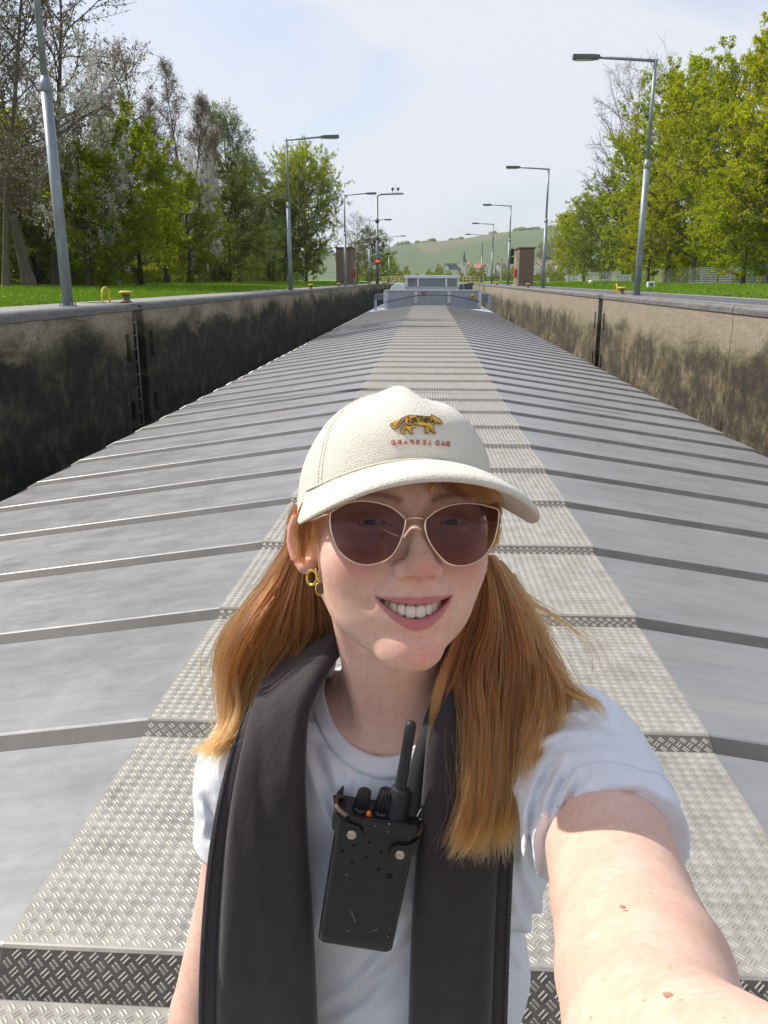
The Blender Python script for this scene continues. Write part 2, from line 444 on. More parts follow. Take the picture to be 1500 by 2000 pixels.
# expansion: lock head closing the far end
hd = thing('lock_gate', 'far lock gate with a walkway between the two quay walls', 'lock gate', (0, 131, 0))
mb = MB(); mb.box((-.2, .5, -1.2), (12.2, .8, 4.6)); mb.build('gate_leaf', simple('gate_steel', (.16, .17, .17), .6, .2, nscale=3, obj=False), hd)
YEL = simple('yellow_paint', (.62, .44, .04), .5, nscale=14, namt=.12); YEL2 = simple('faded_yellow_paint', (.46, .40, .20), .6, nscale=4, namt=.12)
mb = MB()
for x in np.arange(-6, 6.1, 1.2): mb.tube([(x, .2, 1.1), (x, .2, 2.2)], .035, 6)
for z in (1.6, 1.9, 2.2): mb.tube([(-6.2, .2, z), (5.9, .2, z)], .03, 6)
mb.build('guard_rail', YEL2, hd, smooth=True)
# ================================================================ barge with its long run of hatch covers
barge = thing('barge', 'river barge whose long grey hatch covers fill the lock chamber', 'barge', (0, 30, -2.6))
def brel(v): return (v[0], v[1]-30, v[2]+2.6)
HALF, EDGE, PER, SLP = 1.14, 4.75, 1.2, .148
t = NT('aluminium_cover'); g = t.geo()
f1 = t.noise(t.geo((.55, 1.6, 1)), 1.1, 7, .66, .5); f2 = t.noise(t.geo((.25, 2.5, 1)), 5, 6, .7); f3 = t.noise(t.geo(), 2.6, 5, .75)
drt = t.ramp(t.noise(g, 22, 5, .8), [(.60, 0.0), (.72, 1.0)])
c = t.ramp(t.math('ADD', t.math('MULTIPLY', f1, .6), t.math('MULTIPLY', f2, .4)), [(.30, (.27, .272, .28)), (.50, (.35, .345, .342)), (.70, (.44, .425, .40))])
c = t.mix(t.math('MULTIPLY', drt, .4), c, (.16, .15, .13)); ln = t.ramp(t.noise(t.geo((.12, 5, 1)), 3, 6, .75), [(.60, 0.0), (.70, 1.0)]); c = t.mix(t.math('MULTIPLY', ln, .3), c, (.18, .17, .16))
sp = t.n('ShaderNodeTexVoronoi'); sp.inputs['Scale'].default_value = 2.1; t.l(g, sp.inputs['Vector'])
drop = t.math('MULTIPLY', t.ramp(sp.outputs['Distance'], [(.020, 1.0), (.032, 0.0)]), t.ramp(t.noise(g, 1.9, 2), [(.52, 0.0), (.56, 1.0)]))
c = t.mix(drop, c, (.7, .7, .66))
t.set(Base_Color=c, Metallic=.5, Roughness=t.ramp(f3, [(.3, .30), (.7, .50)]))
t.bump(t.math('ADD', t.noise(t.geo((1, .6, 1)), 1.6, 3, .5), t.math('MULTIPLY', t.noise(g, 60, 4, .7), .03)), .35, .03); ALU = t.m
t = NT('tread_plate_metal'); g = t.geo(); f = t.noise(g, 7, 6, .7)
t.set(Base_Color=t.ramp(f, [(.3, (.27, .255, .22)), (.7, (.43, .41, .36))]), Metallic=.28, Roughness=t.ramp(f, [(.3, .44), (.7, .60)])); TREADM = t.m
RISER = simple('cover_riser_shade', (.075, .069, .064), .7, .0, nscale=4, namt=.25, obj=False); TRISER = simple('tread_riser_shade', (.085, .076, .066), .65, .0, nscale=6, namt=.2, obj=False)  # shade of the step faces put into a darker colour than the tops
LIPY, LIPH = -.085, -.036
def hz_(y): return LIPH*max(0, y)/(PER+LIPY) if y > 0 else 0
def side(x): return -SLP*max(0, abs(x)-HALF) - .42*max(0, abs(x)-4.5)
def cover_mesh(LH):
    XS = [-EDGE, -4.5, -4.2, -3.0, -2.0, -HALF, HALF, 2.0, 3.0, 4.2, 4.5, EDGE]
    rows = [(LIPY-.001, LH-.02), (LIPY, LH), (-.0085, -.0060), (-.0030, -.0014), (.006, 0), (.05, hz_(.05)), (.5, hz_(.5)), (PER+LIPY+.02, hz_(PER+LIPY+.02)-.001)]
    V = []; F = []; n = len(XS)
    for y, h in rows:
        for x in XS: V.append((x, y, h+side(x)))
    for j in range(len(rows)-1):
        for i in range(n-1):
            a = j*n+i; F.append((a, a+1, a+n+1, a+n))
    # folded side flange
    b = len(V)
    for y, h in rows:
        for x in (-EDGE-.012, EDGE+.012): V.append((x, y, h+side(EDGE)-.16))
    for j in range(len(rows)-1):
        F.append((j*n, (j+1)*n, b+2*(j+1), b+2*j)); F.append((j*n+n-1, b+2*j+1, b+2*(j+1)+1, (j+1)*n+n-1))
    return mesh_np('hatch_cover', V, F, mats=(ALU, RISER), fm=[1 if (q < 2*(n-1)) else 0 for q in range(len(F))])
CM = cover_mesh(LIPH); CM0 = cover_mesh(LIPH-.085)
def tread_meshes(LH=LIPH):
    V = []; F = []
    T = .004
    rows = [(LIPY-.0055, LH-.016), (LIPY-.0045, LH+.002), (-.0125, -.0045), (-.006, .0020), (.0, T), (.5, hz_(.5)+T), (PER+LIPY-.004, hz_(PER+LIPY)+T)]
    for y, h in rows:
        for x in (-HALF, HALF): V.append((x, y, h))
    for y, h in rows:
        for x in (-HALF-.003, HALF+.003): V.append((x, y, h-T-.004))
    m = len(rows)
    for j in range(m-1):
        F.append((2*j, 2*j+1, 2*j+3, 2*j+2)); F.append((2*j, 2*j+2, 2*m+2*j+2, 2*m+2*j)); F.append((2*j+1, 2*m+2*j+1, 2*m+2*j+3, 2*j+3))
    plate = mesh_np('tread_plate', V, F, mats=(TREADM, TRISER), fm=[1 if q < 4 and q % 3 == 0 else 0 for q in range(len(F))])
    V = []; F = []; P = .0430; L = .0245; W = .0060; H = .0016
    def bar(cx, cy, ang, org, ey, ez):
        c, s = math.cos(ang), math.sin(ang); b = len(V)
        for a, q, h in ((-L/2, -W/2, 0), (L/2, -W/2, 0), (L/2, W/2, 0), (-L/2, W/2, 0), (-L*.36, 0, H), (L*.36, 0, H)):
            u = cx + a*c - q*s; v = cy + a*s + q*c
            V.append((u, org[0]+v*ey[0]+h*ez[0], org[1]+v*ey[1]+h*ez[1]))
        F.extend([(b, b+1, b+5, b+4), (b+2, b+3, b+4, b+5), (b+1, b+2, b+5), (b+3, b, b+4)])
    L1 = PER+LIPY; sl = LIPH/L1; ey = (1, sl); ez = (-sl, 1)
    nxx = int(2*HALF/P)-1
    for org, ey, ez, ly in (((0, T), (1, sl), (-sl, 1), L1-.02), ((LIPY-.0046, LH+.002), (.077/math.hypot(.077, LH+.0065), -(LH+.0065)/math.hypot(.077, LH+.0065)), ((LH+.0065)/math.hypot(.077, LH+.0065), .077/math.hypot(.077, LH+.0065)), math.hypot(.077, LH+.0065))):
        nr = int((ly-.004)/P)
        for j in range(nr+1):
            for i in range(-nxx//2, nxx//2+1):
                for par in (0, 1):
                    cx = (i+.5*par)*P; cy = .016+(j+.5*par)*P
                    if abs(cx) > HALF-.018 or cy > ly-.004: continue
                    ang = math.radians(45 if par else -45)
                    for o in (-.0052, .0052): bar(cx - o*math.sin(ang), cy + o*math.cos(ang), ang, org, ey, ez)
    V = np.array(V); quads = [f for f in F]
    return plate, mesh_np('tread_pattern', V, quads, mats=(TREADM,))
PLATE, BARS = tread_meshes(); PLATE0, BARS0 = tread_meshes(LIPH-.085)
NC0, NC1 = -4, 49
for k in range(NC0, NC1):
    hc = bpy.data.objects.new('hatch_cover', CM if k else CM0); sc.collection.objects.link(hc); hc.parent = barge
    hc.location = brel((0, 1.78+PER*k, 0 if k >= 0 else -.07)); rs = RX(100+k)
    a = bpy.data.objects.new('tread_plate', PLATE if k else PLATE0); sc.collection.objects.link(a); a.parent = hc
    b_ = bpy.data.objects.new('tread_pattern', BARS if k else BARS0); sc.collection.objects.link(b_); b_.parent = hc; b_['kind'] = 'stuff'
    # small rollers and pale wear strips at the two ends
hull = simple('hull_paint', (.10, .115, .13), .5, nscale=2, obj=False); WHT = simple('white_paint', (.66, .68, .70), .45, nscale=5, namt=.07)
GREY = simple('grey_ship_paint', (.40, .43, .475), .45, nscale=3, namt=.08)
yA, yB = 1.78+PER*NC0-.5, 1.78+PER*NC1
mb = MB()
for s in (-1, 1): mb.box(brel((s*(EDGE-.10), (yA+yB)/2, -1.12)), (.12, yB-yA, .86))
mb.build('coaming', GREY, barge)
mb = MB()
for s in (-1, 1): mb.box(brel((s*(EDGE+.34), (yA+yB)/2+6, -1.56)), (.94, yB-yA+36, .05))
mb.build('gangboard', hull, barge)
mb = MB()
for s in (-1, 1): mb.box(brel((s*5.58, (yA+yB)/2+6, -2.6)), (.08, yB-yA+36, 2.3))
mb.box(brel((0, yA-.1, -1.9)), (11.1, .1, 2.6)); mb.box(brel((0, yB+22, -2.4)), (11.1, .1, 2.6)); mb.build('hull_side', hull, barge)
mb = MB(); mb.box(brel((0, yB+11, -.62)), (9.4, 21.5, .08)); mb.build('aft_deck', GREY, barge)
# rollers/track along the coaming edge
mb = MB()
for s in (-1, 1): mb.box(brel((s*(EDGE+.055), (yA+yB)/2, -.72)), (.05, yB-yA, .05))
mb.build('cover_track', WHT, barge)
# bulkhead behind the last cover
YB = yB+.9
def at(px, py, Y):
    k = (px-750)/1600; m = (1000-py)/1600; sy, cy = math.sin(YAW), math.cos(YAW); X = 0
    for _ in range(5):
        b = -X*sy + Y*cy; c = b*(m*CT-ST)/(CT+m*ST); z = b*CT - c*ST; X = (k*z - Y*sy)/cy
    return (X, Y, CAMZ+c)
def bx(mb, px0, px1, py0, py1, z, dp):
    a = at(px0, py0, z); b = at(px1, py1, z); mb.box(brel(((a[0]+b[0])/2, z+dp/2, (a[2]+b[2])/2)), (abs(b[0]-a[0]), dp, abs(a[2]-b[2])))
mb = MB(); bx(mb, 752, 938, 568, 604, YB, .25); mb.build('end_bulkhead', GREY, barge, bevel=.02)
mb = MB(); bx(mb, 751, 939, 566.2, 568.4, YB-.1, .5); mb.build('bulkhead_rim', WHT, barge)
for (a, b, c, d) in ((809, 815, 569.5, 592), (874, 880, 569.5, 592), (749, 757, 569.5, 601), (934, 940, 569.5, 601)):
    mb = MB(); bx(mb, a, b, c, d, YB-.14, .13); mb.build('bulkhead_post', WHT, barge, bevel=.015)
mb = MB(); pts = [(752, 590), (785, 583), (815, 577), (848, 575.6), (880, 577), (908, 582), (936, 589)]
mb.tube([brel(at(x, y, YB-.22)) for x, y in pts], .03, 6); mb.build('bulkhead_rail', simple('rail_dark', (.06, .065, .08), .5), barge, smooth=True)
mb = MB(); mb.tube([brel(at(735, 575.5, YB+.2)), brel(at(763, 575.5, YB+.2))], .05, 6); bx(mb, 731, 764, 575, 586, YB+.3, .5); mb.build('side_locker', simple('grey_locker', (.20, .205, .22), .5), barge)
mb = MB(); bx(mb, 731, 736, 586, 606, YB+.3, .2); bx(mb, 954, 960, 577, 604, YB+.3, .25); mb.build('side_post', GREY, barge)
mb = MB(); bx(mb, 940, 958, 574, 590, YB+.6, .6); mb.build('side_locker', bpy.data.materials['grey_locker'], barge)
mb = MB(); mb.lathe((0, 0, 0), [(.17, 0), (.17, .05), (.12, .06), (.01, .06)], 20, M=Matrix.Rotation(math.pi/2, 3, 'X'))
o = mb.build('yellow_disc', YEL, barge, smooth=True); o.location = brel(at(924, 579, YB-.15))
mb = MB(); mb.lathe((0, 0, 0), [(.07, 0), (.07, .03), (.01, .035)], 12, M=Matrix.Rotation(math.pi/2, 3, 'X')); o = mb.build('disc_mark', simple('dark_mark', (.06, .05, .01), .6), barge); o.location = brel(at(924, 579, YB-.21))
REDP = simple('red_paint', (.52, .03, .03), .45)
mb = MB(); mb.tube([(.13*math.cos(a), 0, .13*math.sin(a)) for a in np.linspace(0, 6.2832, 17)], .035, 6, caps=False); o = mb.build('lifebuoy', REDP, barge, smooth=True); o.location = brel(at(828, 572, YB-.05))
# wheelhouse, lowered behind the bulkhead
wz = YB+9
wh = bpy.data.objects.new('wheelhouse', None); sc.collection.objects.link(wh); wh.parent = barge; wh.location = brel((0, wz, 0))
def wbx(px0, px1, py0, py1, dp, y=0.0):
    a = at(px0, py0, wz); b = at(px1, py1, wz); m = MB(); m.box(((a[0]+b[0])/2, y+dp/2, (a[2]+b[2])/2), (abs(b[0]-a[0]), dp, abs(a[2]-b[2]))); return m
wbx(790, 899, 537.5, 543.5, 3.6, -.2).build('roof', WHT, wh, bevel=.05)
wbx(793, 896, 560, 580, 3.2, .0).build('lower_wall', simple('wheelhouse_panel', (.40, .43, .47), .45), wh)
for a, b in ((792, 796), (815, 818), (870, 873), (893, 897)): wbx(a, b, 543.5, 561, .12).build('window_post', WHT, wh)
gls = NT('wheelhouse_glass'); gls.set(Base_Color=(.17, .20, .19), Roughness=.05, Metallic=0.0, Specular_IOR_Level=.8)
for a, b in ((796, 815), (818, 870), (873, 893)): wbx(a+.1, b-.1, 543.6, 560, .03, .05).build('window', gls.m, wh)
wbx(800, 808, 545, 551, .3, -.3).build('search_light', LAMPG, wh, bevel=.04)
wbx(793, 896, 543.5, 580, .1, 3.2).build('rear_wall', GREY, wh)
# white tender / canopy to the left of the wheelhouse
m = MB(); z = YB+6; P0 = [at(761, 568, z), at(764, 560, z), at(777, 552, z), at(790, 557, z), at(792, 568, z)]
m.prism([(p[0], p[2]+2.6) for p in P0], z-30, z-30+2.2); m.build('white_canopy', WHT, barge, bevel=.06)
m = MB(); bx(m, 908, 923, 556, 566, YB+6, 1.2); m.tube([brel(at(905, 557, YB+6)), brel(at(925, 554, YB+6))], .12, 8); m.build('deck_winch', simple('winch_dark', (.06, .065, .07), .5), barge, bevel=.03)
m = MB()
for k, x in enumerate((905, 912, 920, 928, 936, 944)): m.tube([brel(at(x, 540, YB+16)), brel(at(x, 566, YB+16))], .03, 6)
for y in (540, 546, 552): m.tube([brel(at(905, y, YB+16)), brel(at(944, y, YB+16))], .028, 6)
for k, x in enumerate((748, 756, 764, 772, 780)): m.tube([brel(at(x, 541, YB+16)), brel(at(x, 566, YB+16))], .03, 6)
for y in (541, 547, 553): m.tube([brel(at(748, y, YB+16)), brel(at(790, y, YB+16))], .028, 6)
m.build('stern_rail', YEL2, barge, smooth=True)
print('setting', time.time()-T0)
# ================================================================ vegetation
def bark(name, a, b):
    t = NT(name); f = t.noise(t.coord('Object', (1, 1, .25)), 6, 6, .7); t.set(Base_Color=t.ramp(f, [(.3, a), (.7, b)]), Roughness=.9); t.bump(f, .6, .03); return t.m
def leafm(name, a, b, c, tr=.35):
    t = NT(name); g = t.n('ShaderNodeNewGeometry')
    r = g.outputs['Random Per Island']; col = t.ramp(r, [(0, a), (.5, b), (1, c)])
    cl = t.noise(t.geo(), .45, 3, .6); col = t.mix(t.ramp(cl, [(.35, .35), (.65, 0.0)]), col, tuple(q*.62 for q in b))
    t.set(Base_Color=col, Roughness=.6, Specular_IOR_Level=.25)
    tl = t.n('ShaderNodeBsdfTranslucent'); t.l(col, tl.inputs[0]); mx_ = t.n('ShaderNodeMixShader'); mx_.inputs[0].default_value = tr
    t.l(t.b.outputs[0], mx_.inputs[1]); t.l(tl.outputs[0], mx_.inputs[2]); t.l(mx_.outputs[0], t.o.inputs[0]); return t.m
BK1 = bark('grey_brown_bark', (.075, .06, .042), (.16, .13, .09)); BK2 = bark('dark_bark', (.025, .02, .014), (.06, .048, .034))
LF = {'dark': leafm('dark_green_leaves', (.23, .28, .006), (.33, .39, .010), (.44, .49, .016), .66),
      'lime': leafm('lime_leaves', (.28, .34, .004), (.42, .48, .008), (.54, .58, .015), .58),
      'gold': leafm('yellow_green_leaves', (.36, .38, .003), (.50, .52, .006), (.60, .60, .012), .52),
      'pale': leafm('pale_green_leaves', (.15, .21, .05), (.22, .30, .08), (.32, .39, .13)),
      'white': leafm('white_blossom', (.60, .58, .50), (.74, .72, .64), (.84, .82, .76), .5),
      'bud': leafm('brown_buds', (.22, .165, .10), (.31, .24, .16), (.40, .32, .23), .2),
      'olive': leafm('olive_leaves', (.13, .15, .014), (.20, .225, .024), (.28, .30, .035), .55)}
def tube_np(pts, rad, n):
    """pts (m,3) -> verts, faces arrays"""
    m = len(pts); T = np.gradient(pts, axis=0); T /= np.linalg.norm(T, axis=1)[:, None]+1e-9
    ref = np.array([0.3, 0.2, 1.0]) if abs(T[0, 2]) < .8 else np.array([1., .1, 0])
    A = np.cross(T, ref); A /= np.linalg.norm(A, axis=1)[:, None]+1e-9; B = np.cross(T, A)
    an = 2*np.pi*np.arange(n)/n
    V = pts[:, None, :] + rad[:, None, None]*(A[:, None, :]*np.cos(an)[None, :, None] + B[:, None, :]*np.sin(an)[None, :, None])
    i = np.arange(m-1)[:, None]; k = np.arange(n)[None, :]
    a = i*n+k; b = i*n+(k+1) % n
    return V.reshape(-1, 3), np.stack((a, b, b+n, a+n), -1).reshape(-1, 4)
def tree_proto(seed, H, W, leaves, nleaf, lsize, shape='round', start=.2, nmain=34, nsec=8, ntw=4, up=.6, r0=None, multi=1, leaf_keep=1.0, twig=.6):
    """returns (wood mesh, [(mesh, material)...]) for a tree of height H, crown width W"""
    rs = RX(seed); WV = []; WF = []; nb = 0; LP = []; r0 = r0 or H*.014
    def add(pts, rad, n):
        nonlocal nb
        v, f = tube_np(pts, rad, n); WV.append(v); WF.append(f+nb); nb += len(v)
    def wig(p, d, L, m, amt, lift=0.0):
        pts = [p]; d = d/np.linalg.norm(d)
        for _ in range(m):
            d = d + rs.normal(0, amt, 3) + np.array([0, 0, lift]); d /= np.linalg.norm(d); pts.append(pts[-1]+d*L/m)
        return np.array(pts)
    def env(t):
        if shape == 'round': return math.sqrt(max(0, 1-((t-.52)/.52)**2))*.95+.08
        if shape == 'dome': return (min(1, t/.12)**.5)*math.sqrt(max(0.01, 1-max(0, (t-.25)/.78)**2))
        if shape == 'column': return .55*math.sin(math.pi*min(1, max(0.02, t*.9+.08)))**.7+.08
        if shape == 'vase': return .35+.65*math.sin(math.pi*min(1, .15+t*.75))
        return 1-t*.85
    for tr_ in range(multi):
        base = np.array([rs.normal(0, .35*(multi > 1)), rs.normal(0, .35*(multi > 1)), -.15])
        lean = np.array([rs.normal(0, .02+.10*(multi > 1)), rs.normal(0, .02+.10*(multi > 1)), 1.0])
        tk = wig(base, lean, H*(.97 if multi == 1 else rs.uniform(.75, .97)), 12, .045, .02); tr = r0*(1-np.linspace(0, 1, 13)*.93)/math.sqrt(multi)*1.1
        tr[0] *= 1.5
        add(tk, tr, 8)
        for k in range(nmain//multi):
            t = start + (1-start)*((k+rs.rand())/(nmain//multi))**.9; t = min(.985, t); x = t*12; i = int(x)
            p = tk[i]+(tk[min(12, i+1)]-tk[i])*(x-i); tc = (t-start)/(1-start)
            az = k*2.399+rs.normal(0, .5); L = W/2*env(tc)*rs.uniform(.75, 1.12); el = up*(.35+.9*tc)+rs.normal(0, .12)
            d = np.array([math.cos(az)*math.cos(el), math.sin(az)*math.cos(el), math.sin(el)])
            b = wig(p, d, L, 6, .13, .05); rb = min(tr[i]*.6, .012*L+.012); add(b, rb*(1-np.linspace(0, 1, 7)*.8), 5)
            for j in range(nsec):
                s = .25+.75*(j+rs.rand())/nsec; x2 = min(5.99, s*6); i2 = int(x2); q = b[i2]+(b[i2+1]-b[i2])*(x2-i2)
                dd = (b[i2+1]-b[i2]); dd /= np.linalg.norm(dd); dd = dd*.75+rs.normal(0, .55, 3)+np.array([0, 0, .18*up])
                L2 = L*(.50-.25*s)*rs.uniform(.6, 1.3)+.25; c = wig(q, dd, L2, 4, .16, .03); add(c, rb*.38*(1-np.linspace(0, 1, 5)*.7)+.003, 3)
                for u in range(ntw):
                    s3 = rs.uniform(.2, 1); x3 = min(3.99, s3*4); i3 = int(x3); q3 = c[i3]+(c[i3+1]-c[i3])*(x3-i3)
                    d3 = (c[i3+1]-c[i3]); d3 /= np.linalg.norm(d3)+1e-9; d3 = d3*.6+rs.normal(0, .5, 3)+np.array([0, 0, .12])
                    L3 = rs.uniform(.5, 1.1)*twig; e = wig(q3, d3, L3, 3, .2); add(e, np.array([.008, .006, .0045, .003])*(.6+H*.04), 3)
                    LP.append(e)
    V = np.concatenate(WV); F = np.concatenate(WF)
    wood = mesh_np('trunk', V, F, smooth=True)
    outs = []
    if nleaf:
        E = np.array(LP); per = max(1, nleaf//len(E)); N = len(E)*per
        idx = np.repeat(np.arange(len(E)), per); s = rs.uniform(.1, 1.0, N)*3; i = np.minimum(2, s.astype(int)); f = (s-i)[:, None]
        P = E[idx, i]*(1-f)+E[idx, i+1]*f + rs.normal(0, .10*twig+.02, (N, 3))
        keep = rs.rand(N) < leaf_keep; P = P[keep]; N = len(P)
        a = rs.normal(0, 1, (N, 3)); a /= np.linalg.norm(a, axis=1)[:, None]; nrm = rs.normal(0, 1, (N, 3))+np.array([0, 0, .6]); b = np.cross(a, nrm); b /= np.linalg.norm(b, axis=1)[:, None]+1e-9
        sz = (lsize*rs.uniform(.55, 1.25, N))[:, None]
        Q = np.stack((P-a*sz*.5, P+b*sz*.32+a*sz*.05, P+a*sz*.5, P-b*sz*.32+a*sz*.05), 1).reshape(-1, 3)
        outs = mesh_np('crown', Q, np.arange(4*N).reshape(-1, 4))
        outs.materials.append(LF[leaves])
    return wood, outs
def make_tree(name, proto, barkm, loc, rz, sx, sz, label, cat='tree', group=None):
    r = thing(name, label, cat, loc, group); r.rotation_euler.z = rz; r.scale = (sx*.96, sx*.96, sz*.93)
    wood, crown = proto
    if not wood.materials: wood.materials.append(barkm)
    o = bpy.data.objects.new('trunk', wood); sc.collection.objects.link(o); o.parent = r
    if crown: 
        o = bpy.data.objects.new('crown', crown); sc.collection.objects.link(o); o.parent = r
    return r
PR = {
 'bare_blossom': tree_proto(1, 17, 10, 'bud', 9000, .17, 'vase', .22, 34, 9, 5, .75, leaf_keep=.8, twig=.8),
 'bare_blossom2': tree_proto(2, 18, 8, 'bud', 9000, .13, 'column', .15, 44, 9, 6, .9, leaf_keep=.8, twig=.8, r0=.15),
 'blossom': tree_proto(3, 10, 8, 'white', 30000, .13, 'vase', .12, 36, 9, 5, .45, leaf_keep=.8, multi=2),
 'green': tree_proto(4, 10, 9.5, 'dark', 48000, .17, 'dome', .05, 46, 9, 6, .5, multi=2),
 'green2': tree_proto(5, 11, 8, 'dark', 44000, .16, 'round', .06, 46, 9, 6, .5),
 'poplar': tree_proto(6, 17, 6.5, 'bud', 16000, .11, 'column', .08, 60, 9, 6, 1.05, leaf_keep=.9, multi=2, twig=.8),
 'pale': tree_proto(7, 14, 8, 'pale', 24000, .14, 'round', .12, 44, 9, 5, .7, leaf_keep=.9, twig=.8),
 'maple': tree_proto(8, 15, 15, 'lime', 95000, .18, 'round', .05, 130, 9, 5, .28),
 'gold': tree_proto(9, 18, 13, 'gold', 60000, .20, 'dome', .07, 60, 10, 6, .5),
 'gold2': tree_proto(10, 16, 12, 'lime', 56000, .20, 'round', .06, 56, 10, 6, .45),
 'bare': tree_proto(11, 18, 13, 'bud', 5000, .14, 'round', .22, 36, 10, 6, .55, leaf_keep=.6, twig=1.0),
 'olive': tree_proto(12, 12, 10, 'olive', 40000, .16, 'dome', .06, 46, 9, 6, .5, multi=2),
}
def lt(px, z, **k): return (G(px, z), z, zleft(G(px, z), z)-.05)
def rt(px, z): return (G(px, z), z, zright(G(px, z), z)-.05)
TL = [  # px, distance, proto, width scale, height scale, label
 (-70, 40, 'bare_blossom2', 1.2, 1.1, 'tall brown budding tree cut off by the left edge of the view'),
 (12, 36, 'bare_blossom2', .9, 1.05, 'tall slim budding tree with a dark straight trunk at the far left'),
 (60, 39, 'bare_blossom', 1.1, 1.0, 'tall budding tree whose crown spreads behind the nearest left lamp post'),
 (110, 44, 'bare_blossom', 1.0, .98, 'tall spreading budding tree just right of the nearest left lamp post'),
 (165, 43, 'blossom', .72, 1.12, 'large white blossoming tree between the tall bare trees and the dark green bush'),
 (70, 48, 'olive', 1.1, .75, 'olive green tree filling the shade low behind the far left trunks'),
 (285, 47, 'green', .70, .88, 'broad dark green tree bulging out of the wood left of the brown poplars'),
 (215, 43, 'green2', .70, .58, 'low dark green tree under the white blossom'),
 (215, 60, 'bare_blossom', .95, .90, 'bare budding tree standing tall behind the dark green tree'),
 (272, 62, 'poplar', .80, .86, 'brown upright tree, shortest of the group behind the dark green tree'),
 (325, 62, 'poplar', .80, .92, 'brown upright bare tree left of the tallest poplar'),
 (375, 66, 'poplar', .85, 1.12, 'tallest brown poplar with a pointed top in the middle of the left wood'),
 (418, 72, 'poplar', .80, 1.02, 'brown poplar just right of the tallest poplar'),
 (408, 64, 'blossom', .46, .95, 'white blossoming tree at the foot of the brown poplars'),
 (470, 80, 'pale', .95, 1.08, 'pale green airy tree right of the second white blossoming tree'),
 (505, 88, 'pale', .8, .92, 'pale green tree left of the second left lamp post'),
 (370, 60, 'green2', .7, .62, 'small dark green tree low in front of the poplars'),
 (448, 72, 'olive', .9, .85, 'olive green tree at the wood edge below the pale tree'),
 (520, 100, 'olive', 1.2, 1.0, 'olive green tree at the wood edge beside the second left lamp post'),
 (556, 104, 'pale', 1.0, .90, 'pale green tree directly behind the second left lamp post'),
 (598, 106, 'maple', .66, 1.02, 'round bright lime green maple at the right end of the left wood'),
 (697, 150, 'bare', .75, .62, 'small bare tree behind the left pump house'),
 (718, 165, 'olive', 1.0, .85, 'dull green tree beyond the left pump house'),
 (757, 190, 'gold2', .5, .36, 'yellow green bush at the far end of the left quay'),
]
rs = RX(77)
for px, z, pr, sx, sz, lab in TL:
    make_tree({'poplar': 'poplar_tree', 'maple': 'maple_tree', 'blossom': 'blossom_tree'}.get(pr, 'tree'), PR[pr], BK2 if pr in ('green', 'green2', 'olive') else BK1, lt(px, z), rs.uniform(0, 6.28), sx, sz, lab)
TRr = [
 (1560, 62, 'gold', 1.1, 1.20, 'tall golden green tree cut off by the right edge of the view'),
 (1495, 70, 'gold', 1.0, 1.10, 'tallest golden green tree in view on the right bank'),
 (1425, 76, 'gold2', 1.1, 1.18, 'bright green tree left of the tallest golden one on the right bank'),
 (1350, 84, 'gold', .98, 1.02, 'golden green tree with a broad crown right of the nearest right lamp post'),
 (1385, 92, 'bare', .9, 1.15, 'bare topped tree rising behind the golden trees'),
 (1300, 92, 'gold2', 1.05, 1.30, 'tall bright green tree directly behind the nearest right lamp post'),
 (1222, 112, 'bare', 1.1, 1.42, 'large leafless tree left of the nearest right lamp post'),
 (1240, 100, 'gold2', .95, .95, 'lower bright green tree beneath the large leafless tree'),
 (1180, 125, 'olive', 1.3, 1.25, 'olive green tree at the foot of the large leafless tree'),
 (1140, 140, 'gold2', .95, .82, 'small bright green tree near the end of the right tree row'),
 (1110, 150, 'gold', .62, .66, 'outermost yellow green tree at the left end of the right tree row'),
 (1165, 160, 'bare', .9, .85, 'bare brown tree behind the end of the right tree row'),
 (1450, 66, 'gold2', .75, .55, 'low bright green tree just behind the fence at the right'),
 (1265, 88, 'gold', .6, .50, 'low yellow green tree just behind the fence by the nearest right lamp post'),
]
for px, z, pr, sx, sz, lab in TRr:
    make_tree('tree', PR[pr], BK1, rt(px, z), rs.uniform(0, 6.28), sx, sz, lab)
# undergrowth at the foot of the left wood and far wood behind: nobody could count these
def leaf_cloud(name, fn, n, size, mat, seed):
    r = RX(seed); P = fn(r, n); a = r.normal(0, 1, (n, 3)); a /= np.linalg.norm(a, axis=1)[:, None]; b = np.cross(a, r.normal(0, 1, (n, 3))); b /= np.linalg.norm(b, axis=1)[:, None]
    s = (size*r.uniform(.5, 1.4, n))[:, None]; Q = np.stack((P-a*s*.5, P+b*s*.35, P+a*s*.5, P-b*s*.35), 1).reshape(-1, 3)
    o = link(name, mesh_np(name, Q, np.arange(4*n).reshape(-1, 4)), None, mat); return tag(o, kind='stuff')
def under(r, n):
    y = r.uniform(22, 150, n); c = np.floor(y/2.2); h = 3.8+1.6*np.sin(c*2.7)+1.4*np.sin(c*1.3+1); h = np.clip(h, 2.0, 6.5)
    x = -20.5 - 3.0*np.sin(y*.06) - r.gamma(2, 1.3, n) + .9*np.sin(y*.9); z = r.beta(1.2, 1.4, n)*h
    return np.stack((x, y, 1.4+z), 1)
o = leaf_cloud('undergrowth', under, 120000, .17, LF['olive'], 5); tag(o, 'dense dark undergrowth at the foot of the wood on the left bank', 'undergrowth')
def far(r, n):
    y = r.uniform(20, 175, n); c = np.floor(y/5); h = 8+2.5*np.sin(c*1.9)+1.5*np.sin(c*.7)
    x = -27 - r.gamma(2, 1.6, n); return np.stack((x, y, 1.2+r.rand(n)**.8*h), 1)
o = leaf_cloud('far_wood', far, 110000, .45, LF['dark'], 6); tag(o, 'shadowy depths of the wood behind the trees on the left bank', 'wood')
